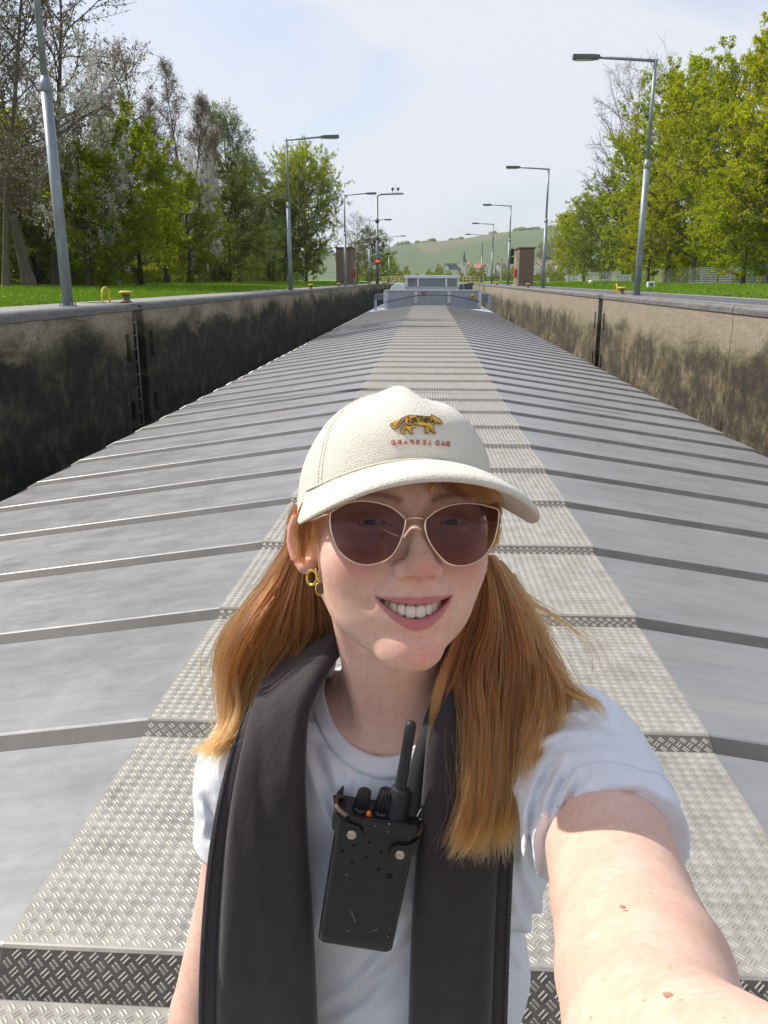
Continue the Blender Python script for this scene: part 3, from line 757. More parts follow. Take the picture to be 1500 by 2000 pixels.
def farR(r, n):
    y = r.uniform(40, 190, n); c = np.floor(y/5); h = 6+2.0*np.sin(c*1.9)
    x = 36 + r.gamma(2, 2, n); return np.stack((x, y, 1.2+r.rand(n)**.8*h), 1)
o = leaf_cloud('far_wood', farR, 46000, .40, LF['olive'], 8); tag(o, 'green depths of the wood behind the fence on the right bank', 'wood')
def underR(r, n):
    y = r.uniform(40, 150, n); c = np.floor(y/2.2); h = np.clip(2.2+1.2*np.sin(c*2.7)+1.0*np.sin(c*1.3+1), 1, 4.5)
    x = 27.0 + r.gamma(2, 1.1, n); return np.stack((x, y, 1.35+r.beta(1.2, 1.4, n)*h), 1)
o = leaf_cloud('undergrowth', underR, 30000, .24, LF['lime'], 9); tag(o, 'fresh green undergrowth behind the fence on the right bank', 'undergrowth')
# grass blades
def blades(name, n, xf, yr, zf, seed, hgt, mat):
    r = RX(seed); y = yr[0] + (yr[1]-yr[0])*r.rand(n)**1.7; x = xf(r, n); z = np.array([zf(a, b) for a, b in zip(x, y)])
    P = np.stack((x, y, z-.005), 1); an = r.uniform(0, 6.28, n); d = np.stack((np.cos(an), np.sin(an), 0*an), 1); h = hgt*r.uniform(.4, 1.3, n)*(1+(y-yr[0])/60); wv = (.010+.012*(y/40))[:, None]
    tip = P + np.stack((r.normal(0, .3, n)*h, r.normal(0, .3, n)*h, h), 1)
    V = np.stack((P-d*wv, P+d*wv, tip), 1).reshape(-1, 3); o = link(name, mesh_np(name, V, np.arange(3*n).reshape(-1, 3)), None, mat); return tag(o, kind='stuff')
gm_ = leafm('grass_blade', (.11, .21, .008), (.17, .30, .012), (.25, .39, .02), .3)
o = blades('grass', 120000, lambda r, n: -7.75-12.5*r.rand(n)**1.3, (10, 110), zleft, 21, .065, gm_); tag(o, 'short bright green grass on the left bank', 'grass')
o = blades('grass', 70000, lambda r, n: 8.75+15*r.rand(n)**1.3, (16, 120), zright, 22, .065, gm_); tag(o, 'short green grass between the road and the fence', 'grass')
dm = simple('dandelion_yellow', (.75, .55, .02), .7)
rr = RX(31); mb = MB()
for k in range(900):
    y = 12+70*rr.rand()**1.5; x = -9-10*rr.rand(); 
    if math.sin(y*.4)+math.sin(x*.8+y*.13) < .1: continue
    z = zleft(x, y)+.07; q = .022+.0006*y; mb.add([(x-q, y, z), (x, y-q, z+.01), (x+q, y, z), (x, y+q, z+.012)], [(0, 1, 2, 3)])
o = mb.build('dandelions', dm, None, stuff=True); tag(o, 'scattered yellow dandelion flowers in the left grass', 'flowers')
print('trees', sum(len(a.polygons) for p in PR.values() for a in p if a), time.time()-T0)
# ================================================================ street furniture
def lamp_post(label, X, Y, H, s, arm=1.68, flip=0):
    """s=+1: the arm points to +X"""
    r = thing('lamp_post', label, 'lamp post', (X, Y, WT), 'lamp posts along the lock')
    m = MB(); m.lathe((0, 0, 0), [(.17, 0), (.17, .02), (.10, .022)], 20); m.build('base_plate', GALV, r, smooth=False)
    m = MB(); m.lathe((0, 0, 0), [(.098, .02), (.094, H*.56)], 20); m.build('lower_pole', GALV, r, smooth=True)
    m = MB(); m.lathe((0, 0, 0), [(.094, H*.56-.02), (.104, H*.56), (.104, H*.56+.10), (.060, H*.56+.24)], 20); m.build('collar', GALV, r, smooth=True)
    m = MB(); m.lathe((0, 0, 0), [(.058, H*.56+.2), (.050, H)], 18); m.build('upper_pole', GALV, r, smooth=True)
    m = MB(); m.tube([(-s*.06, 0, H-.02), (s*arm, 0, H+.10)], .042, 10); m.tube([(0, 0, H+.02), (0, 0, H+.13)], .008, 6); m.build('arm', GALV, r, smooth=True)
    hd_ = MB(); hd_.prism([(s*(arm-.08), H+.05), (s*(arm+.10), H+.03), (s*(arm+.68), H+.045), (s*(arm+.69), H+.175), (s*(arm+.10), H+.165), (s*(arm-.08), H+.145)], -.12, .12)
    h = hd_.build('lamp_head', LAMPG, r, bevel=.02)
    m = MB(); m.box((s*(arm+.38), 0, H+.030), (.46, .17, .02)); m.build('lens', simple('lamp_lens', (.55, .55, .52), .3) if 'lamp_lens' not in bpy.data.materials else bpy.data.materials['lamp_lens'], h)
    for q in range(4):
        a = math.pi/4+q*math.pi/2; m = MB(); m.tube([(.14*math.cos(a), .14*math.sin(a), .015), (.14*math.cos(a), .14*math.sin(a), .075)], .014, 6); m.build('anchor_bolt', stl_, r)
    m = MB(); m.box((0, -.097, 1.05), (.07, .008, .30)); m.build('service_door', GALV, r, bevel=.003)
    return r
stl_ = simple('bolt_steel', (.35, .34, .32), .4, .8)
LPX = [(133, 15.4, 6.5), (568, 39.5, 6.5), (675, 64.5, 6.5), (722, 92, 6.5), (760, 124, 6.4)]
nm = ['nearest lamp post on the left quay, cut off by the top of the view', 'second lamp post on the left quay, in front of the lime green maple', 'third lamp post on the left quay, in front of the brown pump house',
      'fourth lamp post on the left quay, beside the sensor mast', 'farthest lamp post on the left quay, against the vineyard hill']
for (px, z, H), l in zip(LPX, nm): lamp_post(l, G(px, z), z, H, 1)
RPX = [(1243, 26.6, 6.55), (1060, 49.5, 6.4), (992, 74, 6.45), (960, 97, 6.4), (940, 120, 6.4)]
nm = ['nearest lamp post on the right quay, tall in front of the green trees', 'second lamp post on the right quay, right of the pump house', 'third lamp post on the right quay, with the black traffic signal',
      'fourth lamp post on the right quay, thin against the hill', 'farthest lamp post on the right quay, above the red roofs']
for (px, z, H), l in zip(RPX, nm): lamp_post(l, G(px, z), z, H, -1)
# sensor mast with instruments
z = 96.0; r = thing('sensor_mast', 'dark mast with wind instruments on its arm and a red signal light', 'mast', (G(737, z), z, WT), None)
m = MB(); m.lathe((0, 0, 0), [(.19, 0), (.17, 4.4), (.13, 4.45), (.12, 9.3)], 14); m.build('pole', GALV, r, smooth=True)
for zz in (4.7, 6.5): m = MB(); m.lathe((0, 0, zz), [(.12, 0), (.24, .12), (.24, .35), (.12, .5)], 14); m.build('collar', LAMPG, r, smooth=True)
m = MB(); m.tube([(0, 0, 9.2), (.12, 0, 9.4), (.5, 0, 9.5), (2.9, 0, 9.55)], .09, 8); m.build('arm', GALV, r, smooth=True)
for x in (1.7, 2.3): m = MB(); m.tube([(x, 0, 9.55), (x, 0, 9.9)], .03, 6); m.lathe((x, 0, 9.85), [(.02, 0), (.14, .08), (.16, .25), (.08, .36)], 12); m.build('instrument', LAMPG, r, smooth=True)
m = MB(); m.tube([(2.0, 0, 9.55), (2.0, 0, 10.5)], .012, 5); m.build('aerial', LAMPG, r)
m = MB(); m.box((0, -.26, 2.4), (.34, .2, .62)); m.build('signal_box', simple('signal_black', (.02, .02, .022), .5), r, bevel=.03)
t = NT('red_signal'); t.set(Base_Color=(.8, .02, .02), Emission_Color=(1, .03, .03), Emission_Strength=1.6)
m = MB(); m.lathe((0, 0, 0), [(.16, 0), (.15, .05), (.01, .08)], 16, M=Matrix.Rotation(math.pi/2, 3, 'X')); o = m.build('red_light', t.m, r, smooth=True); o.location = (0, -.36, 2.45)
# traffic signal on the third right lamp post
z = 73.7; X = G(997.5, z)
r = thing('traffic_signal', 'black double traffic signal fixed beside the third right lamp post', 'traffic light', (X+.02, z, WT))
for zz in (2.05, 2.72):
    m = MB(); m.box((0, 0, zz), (.30, .22, .58)); b = m.build('signal_housing', bpy.data.materials['signal_black'], r, bevel=.03)
    for q in (-.14, .14):
        m = MB(); m.lathe((0, -.112, zz+q), [(.095, 0), (.10, .01), (.10, .10), (.09, .10), (.085, .005), (.01, .0)], 16, M=Matrix.Rotation(math.pi/2, 3, 'X')); m.build('signal_lens', simple('dead_lens', (.05, .06, .065), .15) if 'dead_lens' not in bpy.data.materials else bpy.data.materials['dead_lens'], b, smooth=True)
m = MB(); m.tube([(-.22, 0, 2.4), (0, 0, 2.4)], .03, 6); m.build('bracket', LAMPG, r)
# pump houses
brick = NT('brown_render'); f = brick.noise(brick.coord('Object'), 3, 7, .7); brick.set(Base_Color=brick.ramp(f, [(.3, (.17, .115, .075)), (.7, (.235, .165, .11))]), Roughness=.9)
def pump_house(label, x0, x1, y0, y1, H, doorside):
    r = thing('pump_house', label, 'hut', ((x0+x1)/2, (y0+y1)/2, WT)); w_, d_ = x1-x0, y1-y0
    m = MB(); m.box((0, 0, H/2), (w_, d_, H)); m.build('wall', brick.m, r)
    m = MB(); m.box((0, 0, H+.05), (w_+.16, d_+.16, .10)); m.build('roof', simple('roof_felt', (.05, .045, .04), .8) if 'roof_felt' not in bpy.data.materials else bpy.data.materials['roof_felt'], r, bevel=.01)
    m = MB(); m.box((0, 0, .06), (w_+.3, d_+.3, .12)); m.build('plinth', QUAY, r)
    s = doorside; m = MB(); m.box((s*(w_/2+.02), .5, 1.1), (.04, .9, 2.0)); d = m.build('door', simple('beige_door', (.36, .27, .18), .6) if 'beige_door' not in bpy.data.materials else bpy.data.materials['beige_door'], r)
    m = MB(); m.box((s*(w_/2+.05), .2, 1.1), (.05, .12, .03)); m.build('handle', stl_, d)
    m = MB(); m.box((s*(w_/2+.012), -.6, 2.2), (.03, .6, .45)); m.build('vent', LAMPG, r)
    return r
pump_house('brown pump house on the left quay behind the third lamp post', G(657, 76), G(687, 76), 76, 80, 3.15, 1)
pump_house('brown pump house on the right quay, its left side in the sun', G(1012, 66), G(1041, 66), 66, 69.7, 2.75, -1)
def buoy_box(label, x, y, s):
    r = thing('lifebuoy_box', label, 'lifebuoy', (x, y, WT+1.0))
    m = MB(); m.box((0, 0, 0), (.08, .34, .62)); m.build('backboard', WHT, r, bevel=.01)
    m = MB(); m.tube([(s*.09, .25*math.cos(a), .33*math.sin(a)) for a in np.linspace(0, 6.2832, 21)], .065, 8, caps=False); m.build('ring', REDP, r, smooth=True)
buoy_box('red lifebuoy on the sunlit side of the right pump house', G(1012, 66)-.08, 67.2, -1)
buoy_box('red lifebuoy at the corner of the left pump house', G(687, 76)+.08, 77.2, 1)
# bollards and ladder hoops
castm = simple('bollard_iron', (.16, .12, .08), .7, nscale=20)
def bollard(label, X, Y, sc_=.74):
    r = thing('bollard', label, 'bollard', (X, Y, WT), 'mooring bollards'); r.scale = (sc_,)*3
    m = MB(); m.lathe((0, 0, 0), [(.17, 0), (.17, .02), (.115, .05), (.105, .16), (.12, .22), (.135, .24)], 24); m.build('stem', castm, r, smooth=True)
    m = MB(); m.lathe((0, 0, 0), [(.13, .235), (.195, .26), (.205, .285), (.19, .31), (.12, .33), (.01, .335)], 24); m.build('head', YEL, r, smooth=True)
def hoop(label, X, Y):
    r = thing('grab_hoop', label, 'grab rail', (X, Y, WT), 'yellow grab hoops'); r.scale = (.85,)*3
    m = MB(); m.tube([(0, .0-.24, -.02), (0, -.24, .12)] + [(0, -.24*math.cos(a), .14+.24*math.sin(a)) for a in np.linspace(.1, math.pi-.1, 12)] + [(0, .24, .12), (0, .24, -.02)], .026, 10); m.build('hoop', YEL, r, smooth=True)
    for yy in (-.24, .24): m = MB(); m.lathe((0, yy, 0), [(.06, 0), (.06, .012), (.03, .014)], 12); m.build('foot', YEL, r)
bollard('yellow topped bollard beside the ladder on the left quay, nearest to the camera', -6.66, 18.25)
bollard('yellow topped bollard on the left quay right of the second lamp post', G(607, 46), 46)
bollard('yellow topped bollard on the left quay left of the third lamp post', G(662, 60), 60)
bollard('yellow topped bollard on the right quay just left of the nearest lamp post', 6.45, 29.0)
bollard('yellow topped bollard in front of the right pump house', G(1031, 54), 54)
bollard('yellow topped bollard on the right quay far beyond the pump house', G(970, 79), 79)
hoop('yellow hoop on the left quay beside the nearest bollard', -6.80, 17.45)
hoop('yellow hoop on the right quay beside the bollard and lamp post', 6.42, 29.75)
# fence on the right bank
fm = simple('fence_wire', (.45, .48, .50), .5, .3)
fr_ = thing('mesh_fence', 'grey wire mesh fence along the trees on the right bank', 'fence', (25, 50, zright(25, 50)))
pm = MB(); pm.box((0, 0, .74), (.06, .06, 1.55)); P0 = None
wm = MB()
for zz in np.arange(.12, 1.46, .19): wm.tube([(0, .03, zz), (0, 2.47, zz)], .017, 4)
for yy in np.arange(.14, 2.45, .13): wm.tube([(.01, yy, .08), (.01, yy, 1.46)], .005, 3)
pan0 = None
for k in range(44):
    y = k*2.5; z = zright(25, 50+y)-zright(25, 50)
    if k == 0: P0 = pm.build('fence_post', fm, fr_); pan0 = wm.build('wire_panel', fm, fr_, stuff=True); P0.location = (0, y, z); pan0.location = (0, y, z)
    else:
        c = P0.copy(); sc.collection.objects.link(c); c.location = (0, y, z); c = pan0.copy(); sc.collection.objects.link(c); c.location = (0, y, z)
# things on the right verge
z = 40.0; r = thing('floodlight', 'small white floodlight box lying low on the right grass', 'floodlight', (G(1270, z), z, zright(10.7, z)))
m = MB(); m.box((0, 0, .22), (.34, .24, .26)); b = m.build('housing', WHT, r, bevel=.04)
m = MB(); m.lathe((0, -.125, .22), [(.09, 0), (.09, .02), (.01, .02)], 16, M=Matrix.Rotation(math.pi/2, 3, 'X')); m.build('lens', LAMPG, b)
m = MB(); m.tube([(0, 0, 0), (0, 0, .12)], .03, 8); m.build('stem', LAMPG, r)
z = 58.0; r = thing('globe_marker', 'small cream globe on a post left of the nearest right bollard', 'marker', (G(1153, z), z, zright(11, z)))
m = MB(); m.lathe((0, 0, .30), [(max(.001, .16*math.sin(a)), -.16*math.cos(a)) for a in np.linspace(0.05, 3.09, 12)], 16); m.build('globe', simple('cream_paint', (.62, .55, .30), .5), r, smooth=True)
m = MB(); m.tube([(0, 0, 0), (0, 0, .2)], .03, 8); m.build('stem', LAMPG, r)
z = 62.0; r = thing('hand_rail', 'low pale hand rail on the right grass behind the globe marker', 'railing', (G(1173, z), z, zright(13, z)))
m = MB(); m.tube([(-.65, 0, .42), (.65, 0, .42)], .025, 6)
m.build('rail', WHT, r)
for x in (-.5, .4): m = MB(); m.tube([(x, 0, 0), (x, 0, .42)], .02, 6); m.build('post', LAMPG, r)
for px, z, hh, l in ((1109, 100, 1.0, 'white marker post at the end of the mesh fence'), (1071, 92, .75, 'short white marker post right of the second right lamp post')):
    r = thing('marker_post', l, 'post', (G(px, z), z, WT)); m = MB(); m.box((0, 0, hh/2), (.26, .2, hh)); m.build('post', WHT, r, bevel=.02); m = MB(); m.box((0, 0, hh+.02), (.28, .22, .04)); m.build('cap', LAMPG, r)
z = 120; r = thing('pale_post', 'tall thin pale post left of the third right lamp post', 'post', (G(978, z), z, WT)); m = MB(); m.lathe((0, 0, 0), [(.13, 0), (.11, 3.1)], 10); m.build('post', simple('pale_post_paint', (.42, .44, .38), .6), r); m = MB(); m.lathe((0, 0, 3.1), [(.15, 0), (.15, .06), (.01, .1)], 10); m.build('cap', LAMPG, r)
# ================================================================ hill, village, church
hm = NT('vineyard_slopes'); g = hm.geo((1, 1, 0), (0, 0, .35))
wv1 = hm.n('ShaderNodeTexWave'); wv1.inputs['Scale'].default_value = .035; wv1.inputs['Distortion'].default_value = 1.5; wv1.inputs['Detail'].default_value = 2; hm.l(hm.geo((1, .6, 2.5), (0, 0, .9)), wv1.inputs['Vector'])
vo = hm.n('ShaderNodeTexVoronoi'); vo.inputs['Scale'].default_value = .006; hm.l(hm.geo((1, .45, 2.0), (0, 0, .5)), vo.inputs['Vector'])
pc = hm.n('ShaderNodeSeparateColor'); hm.l(vo.outputs['Color'], pc.inputs[0])
c = hm.ramp(pc.outputs[0], [(0, (.055, .105, .025)), (.30, (.09, .135, .033)), (.45, (.15, .12, .07)), (.6, (.06, .09, .03)), (1, (.085, .145, .035))])
c = hm.mix(hm.math('MULTIPLY', wv1.outputs['Fac'], .28), c, (.16, .12, .075)); c = hm.mix(hm.ramp(hm.noise(hm.geo((1, 1, 1)), .02, 5, .7), [(.4, 0.0), (.7, .35)]), c, (.05, .09, .03))
hm.set(Base_Color=c, Roughness=.95)
RID = [(300, 505), (640, 500), (740, 492), (790, 485), (840, 481), (900, 476), (960, 467), (1010, 463), (1085, 458), (1200, 450), (1500, 452), (1900, 470)]
def ridge(px): 
    q = np.interp(px, [a for a, b in RID], [b for a, b in RID]); return (546-q)*1.04
def hillz(px, t):
    """t 0 at the foot (850 m) .. 1 at the crest (1450 m) .. 1.3 behind"""
    y = 850+600*t; H = ridge(px)*1450/1600
    if t <= 1: s = (t*t*(3-2*t))*.55+.45*t
    else: s = 1-.25*(t-1)
    return y, 1.2+H*s+ (1.6*math.sin(px*.03+t*9)+1.2*math.sin(px*.011+4*t))*min(1, t*3)*min(1, 3*abs(1-t)+.2)
V = []; F = []; pxs = list(np.arange(200, 1950, 14)); ts = list(np.linspace(0, 1, 26))+[1.1, 1.3]
for t_ in ts:
    for px in pxs: y, zz = hillz(px, t_); V.append((G(px, y), y, zz))
n = len(pxs)
for j in range(len(ts)-1):
    for i in range(n-1): a = j*n+i; F.append((a, a+1, a+n+1, a+n))
o = link('hill', mesh_np('hill', V, np.array(F), smooth=True), None, hm.m); o['kind'] = 'structure'
def hill_clump(name, spots, size, n, mat, seed, label):
    r = RX(seed); P = []
    for px, t_, w_, h_ in spots:
        y, zz = hillz(px, t_); k = int(n*w_*h_/60)
        a = r.uniform(0, 6.28, k); q = np.sqrt(r.rand(k)); P.append(np.stack((G(px, y)+w_/2*q*np.cos(a), y+w_/2*q*np.sin(a), zz+h_*(.1+.9*r.rand(k)*np.sqrt(1-q*q*.9))), 1))
    P = np.concatenate(P); o = leaf_cloud(name, lambda r_, k: P, len(P), size, mat, seed); tag(o, label, 'trees'); return o
r = RX(12)
sp_ = [(px, .99+r.uniform(-.01, .03), r.uniform(5, 16), r.uniform(2, 6)) for px in list(r.uniform(775, 850, 12))+list(r.uniform(880, 900, 4))+list(r.uniform(955, 965, 3))+list(r.uniform(1000, 1100, 34))+list(r.uniform(1100, 1250, 20))]
hill_clump('ridge_trees', sp_, 2.2, 260, LF['dark'], 3, 'dark distant trees along the crest of the vineyard hill')
sp_ = [(px, r.uniform(.02, .55), r.uniform(14, 30), r.uniform(6, 12)) for px in r.uniform(1055, 1130, 26)] + [(r.uniform(845, 1060), r.uniform(.0, .03), r.uniform(10, 22), r.uniform(5, 8)) for _ in range(22)]
hill_clump('village_trees', sp_, 2.2, 260, LF['olive'], 4, 'bluish green distant trees among and above the village roofs')
def near_hedge(r, n):
    px = r.uniform(700, 1100, n); y = 210+r.uniform(0, 25, n); h = 2.4+1.2*np.sin(px*.09)+.9*np.sin(px*.31); return np.stack(((px-840)/1600*y, y, 1.2+r.beta(1, 1.5, n)*np.clip(h, .8, 5)), 1)
o = leaf_cloud('far_hedge', near_hedge, 16000, .55, LF['olive'], 44); tag(o, 'green hedge line across the far end of the lock', 'hedge')
tile = [simple('roof_tile_red', (.34, .12, .075), .8), simple('roof_tile_orange', (.42, .19, .11), .8), simple('roof_tile_brown', (.20, .11, .08), .8)]
plas = [simple('plaster_white', (.62, .60, .55), .85), simple('plaster_cream', (.55, .47, .34), .85), simple('plaster_grey', (.40, .39, .37), .85)]
wdk = simple('window_dark', (.04, .045, .05), .3); slate = simple('slate_roof', (.085, .085, .105), .7)
def house(label, px, z, z0, w_, d_, h_, rh, rz, ri, pi_, name='house', cat='house'):
    r = thing(name, label, cat, (G(px, z), z, z0)); r.rotation_euler.z = rz
    m = MB(); m.prism([(-w_/2, -3), (w_/2, -3), (w_/2, h_), (0, h_+rh), (-w_/2, h_)], -d_/2, d_/2); m.build('wall', plas[pi_], r)
    m = MB(); e = .5
    for s in (-1, 1):
        m.prism([(0, h_+rh+.12), (s*(w_/2+e), h_-rh*e/(w_/2)+.12), (s*(w_/2+e), h_-rh*e/(w_/2)+.42), (0, h_+rh+.42)], -d_/2-.4, d_/2+.4)
    rf = m.build('roof', tile[ri] if ri < 3 else slate, r)
    if ri < 3: m = MB(); m.box((w_*.18, d_*.2, h_+rh*.9), (.8, .8, 1.8)); m.build('chimney', plas[2], rf)
    first = None
    for x in (-w_*.25, w_*.25):
        for zz in ((1.6, 4.2) if h_ > 5 else (1.6,)):
            m = MB(); m.box((x, -d_/2-.02, zz), (1.0, .12, 1.3)); m.build('window', wdk, r)
    return r
rr = RX(9); cols = ['red', 'orange', 'brown']; pc_ = ['white', 'cream', 'grey']; k = 0
for px, z, ri, pi_ in ((896, 840, 0, 1), (905, 850, 1, 0), (915, 842, 0, 0), (926, 860, 1, 1), (936, 845, 0, 2), (946, 856, 2, 0), (955, 842, 1, 0), (966, 858, 0, 1), (977, 848, 2, 2), (1048, 850, 0, 0), (1057, 870, 1, 1), (1066, 846, 0, 0), (1075, 875, 1, 0), (1083, 850, 2, 1), (1092, 862, 1, 1), (985, 866, 0, 0)):
    near = 'left of the church roofs' if px < 900 else ('between the church and the far right lamp posts' if px < 990 else 'right of the right pump house')
    house('distant %s roofed house with %s walls, %s' % (cols[ri], pc_[pi_], ['first from the left in the village row', 'second from the left in the village row', 'third from the left in the village row', 'fourth from the left in the village row', 'fifth from the left in the village row', 'sixth from the left in the village row', 'seventh from the left in the village row', 'eighth from the left in the village row', 'ninth from the left in the village row', 'first right of the pump house', 'second right of the pump house', 'third right of the pump house', 'fourth right of the pump house', 'fifth right of the pump house', 'last before the right trees', 'tenth from the left in the village row'][k]),
          px, z, 4+rr.uniform(0, 4)+(5 if px > 1040 else 0), rr.uniform(7, 10), rr.uniform(8, 12), rr.uniform(4.5, 6.5), rr.uniform(3, 4.5), rr.uniform(-.9, .9), ri, pi_); k += 1
ch = thing('church', 'white church with a dark slate roof and a pointed steeple below the hill', 'church', (G(885, 830), 830, 4.5)); ch.rotation_euler.z = math.radians(0)
def cb(px, py): return (px-885)/1600*830, CAMZ-(py-546)*.962*830/1600-4.5
# nave: gable end faces the camera at the left, its long roof runs to the right
x0, _ = cb(866, 0); x1, _ = cb(878, 0); xg, zg = cb(871, 516.5); _, ze = cb(0, 526)
m = MB(); L = 17.0
dx = (903-878)/1600*830
def skew(poly, t): return [(x+dx*t, 9*t, zz) for x, zz in poly]
gab = [(x0, -6), (x1, -6), (x1, ze), (xg, zg), (x0, ze)]; a = skew(gab, 0); b = skew(gab, 1)
m.add(a+b, [tuple(range(5)), tuple(range(9, 4, -1))]+[(i, (i+1) % 5, 5+(i+1) % 5, 5+i) for i in range(5)]); m.build('nave_wall', plas[0], ch)
m = MB(); o_ = .35
for (p, q) in (((xg, zg+.1), (x1+.6, ze-.5)), ((xg, zg+.1), (x0-.6, ze-.5))):
    A = [(p[0], -.5, p[1]), (q[0], -.5, q[1]), (q[0]+dx, 9.5, q[1]), (p[0]+dx, 9.5, p[1])]; m.add(A+[(x, y, zz+o_) for x, y, zz in A], [(0, 1, 2, 3), (7, 6, 5, 4), (0, 4, 5, 1), (1, 5, 6, 2), (2, 6, 7, 3), (3, 7, 4, 0)])
m.build('nave_roof', slate, ch)
tx, _ = cb(905, 0); _, zt = cb(0, 514); _, zs = cb(0, 497)
m = MB(); m.box((tx, 7, (zt-6)/2), (5.2, 5.2, zt+6)); tw = m.build('tower', plas[0], ch)
m = MB(); m.lathe((tx, 7, 0), [(3.6, zt), (2.0, zt+2.2), (.05, zs+3)], 8); m.build('steeple', slate, tw)
for s in (-1, 1): m = MB(); m.box((tx+s*.9, 4.36, zt-2.4), (.8, .1, 2.0)); m.build('belfry_window', wdk, tw)
m = MB(); m.box((xg, -.06, 5), (.9, .1, 2.4)); m.build('gable_window', wdk, ch)
# air: a closed box of thin haze round camera and scene, under the sky
hz = NT('haze_air'); hz.t.nodes.remove(hz.b); pv = hz.n('ShaderNodeVolumePrincipled'); pv.inputs['Density'].default_value = .00014
pv.inputs['Color'].default_value = (.86, .92, 1.0, 1); pv.inputs['Anisotropy'].default_value = .2; hz.l(pv.outputs[0], hz.o.inputs['Volume'])
mb = MB(); mb.box((0, 800, 60), (2900, 1880, 135)); o = mb.build('haze', hz.m, None, stuff=True); tag(o, 'thin pale spring haze lying over the whole scene', 'haze')
print('objects', time.time()-T0)
# ================================================================ person
PSI = math.radians(10.5)
HO_c = np.array([.008, -.0085, .70])
HR = cam2U(math.cos(PSI), 0, math.sin(PSI)); HUp = cam2U(0, 1, 0); HF = cam2U(math.sin(PSI), 0, -math.cos(PSI))
HO = cam2U(*HO_c); HA = np.stack((HR, HUp, HF))           # rows = axes
def toH(P): return (P - HO) @ HA.T
def H2U(Q): return (np.asarray(Q, np.float32) @ HA + HO).astype(np.float32)
def H2W(Q): return U2W(H2U(Q))
def ray_h(px, py, zl, curve=0.0):
    """point of the head frame at height zl (forward of the ears) on the sight line of a measured outline point"""
    d = PX(px, py, 1.0); o = toH(np.zeros(3)); dh = HA @ d
    x = 0
    for _ in range(4):
        t = (zl - curve*x*x - o[2])/dh[2]; p = o + dh*t; x = p[0]
    return p
def mouth(x, y, z):
    yU = -.0605 + .0052*(x/.0290)**2; yL = -.0715 + .0162*(x/.0290)**2
    return np.maximum(np.maximum(y-yU, yL-y), .062-z)
def head_sdf(P):
    x, y, z = P[..., 0], P[..., 1], P[..., 2]; ax = np.abs(x); Q = np.stack((ax, y, z), -1)
    d = ell(P, (0, .020, -.012), (.0715, .080, .091))
    d = smin(d, ell(P, (0, -.008, .016), (.0655, .080, .073)), .02)
    d = smin(d, ell(P, (0, -.058, .030), (.047, .042, .053)), .022)
    d = smin(d, cap(Q, (.0465, -.055, .004), (.012, -.0965, .064), .013, .0135), .026)
    d = smin(d, ell(Q, (.0325, -.054, .040), (.0220, .030, .031)), .022)       # jaw line
    d = smin(d, ell(Q, (0, -.0975, .070), (.0185, .0158, .0190)), .014)                     # chin
    d = smin(d, ell(Q, (.0385, -.029, .052), (.025, .023, .0255)), .022)                   # cheeks lifted by the smile
    d = smin(d, ell(P, (0, -.062, .058), (.032, .028, .0335)), .018)                      # muzzle
    d = smin(d, cap(Q, (.008, .022, .080), (.045, .020, .060), .009, .008), .014)          # brow
    d = smin(d, cap(P, (0, .008, .0825), (0, -.026, .1035), .0065, .0075), .010)           # nose bridge
    d = smin(d, ell(P, (0, -.0312, .1050), (.0100, .0085, .0098)), .010)
    d = smin(d, ell(Q, (.0128, -.0345, .0945), (.0070, .0064, .0088)), .0085)
    # eye sockets and lids
    f = (z > 0)
    d = d + .0075*gz(ax, y, .031, .001, .017, .010)*f
    d = d + .0028*gz(ax, y, .016, .000, .006, .010)*f
    lid = ell(Q, (.0315, -.001, .0655), (.0150, .0115, .0130))
    d = smin(d, lid, .004)
    e = ((ax-.0315)/.0125)
    slit = np.maximum(np.maximum(y - (.0030*(1-e*e)), -.0012*(1-e*e) - y), .066-z)
    d = smax(d, -slit, .0008)
    # folds
    def groove(x0, y0, x1, y1, wd, dp):
        px_, py_ = ax-x0, y-y0; bx, by = x1-x0, y1-y0
        t = np.clip((px_*bx+py_*by)/(bx*bx+by*by), 0, 1)
        return dp*np.exp(-((px_-t*bx)**2+(py_-t*by)**2)/(wd*wd))*f
    d = d + groove(.0185, -.036, .0285, -.047, .0032, .0011) + groove(.0285, -.047, .0345, -.062, .0038, .0013)
    d = d + .0005*gz(ax, y, .0335, -.0560, .0045, .0055)*f                                # mouth corners
    d = d + .0012*gz(x, y, 0, -.0485, .0028, .0045)*f                                     # philtrum
    d = d + .0030*gz(x, y, 0, -.0835, .020, .0045)*f                                      # under the lower lip
    # lips
    zU = .0935; up = chain(Q, [((.0305, -.0550, .0748), .0013), ((.0225, -.0560, .0835), .0023), ((.014, -.0570, .0885), .0030), ((.006, -.0575, .0918), .0035), ((0, -.0583, .0920), .0031)], .003)
    lo = chain(Q, [((.0305, -.0555, .0746), .0013), ((.0245, -.0620, .0810), .0026), ((.017, -.0692, .0855), .0036), ((.009, -.0742, .0888), .0045), ((0, -.0760, .0902), .0047)], .003)
    d = smin(d, up, .0028); d = smin(d, lo, .0030)
    d = smax(d, -mouth(x, y, z), .0016)
    # nostrils
    d = smax(d, -ell(Q, (.0068, -.0405, .1000), (.0040, .0036, .0062)), .0014)
    # ears
    ce = (-.0815 if False else 0)
    # local ear frame: turned outwards
    ca, sa = math.cos(.62), math.sin(.62)
    ex, ez = (ax-.0710), (z+.009); u = ex*ca + ez*sa*-1; vz = ex*sa + ez*ca
    ua = u*1.0; 
    E = np.stack((ua, y+.014, vz), -1)      # E: u = thickness axis after turn, y up, vz = backwards extent
    # outline ellipse in (y, outward) plane
    ow = -(ex*-ca*0) 
    o1 = ex*math.cos(.75) - ez*math.sin(.75)      # outward-and-back axis
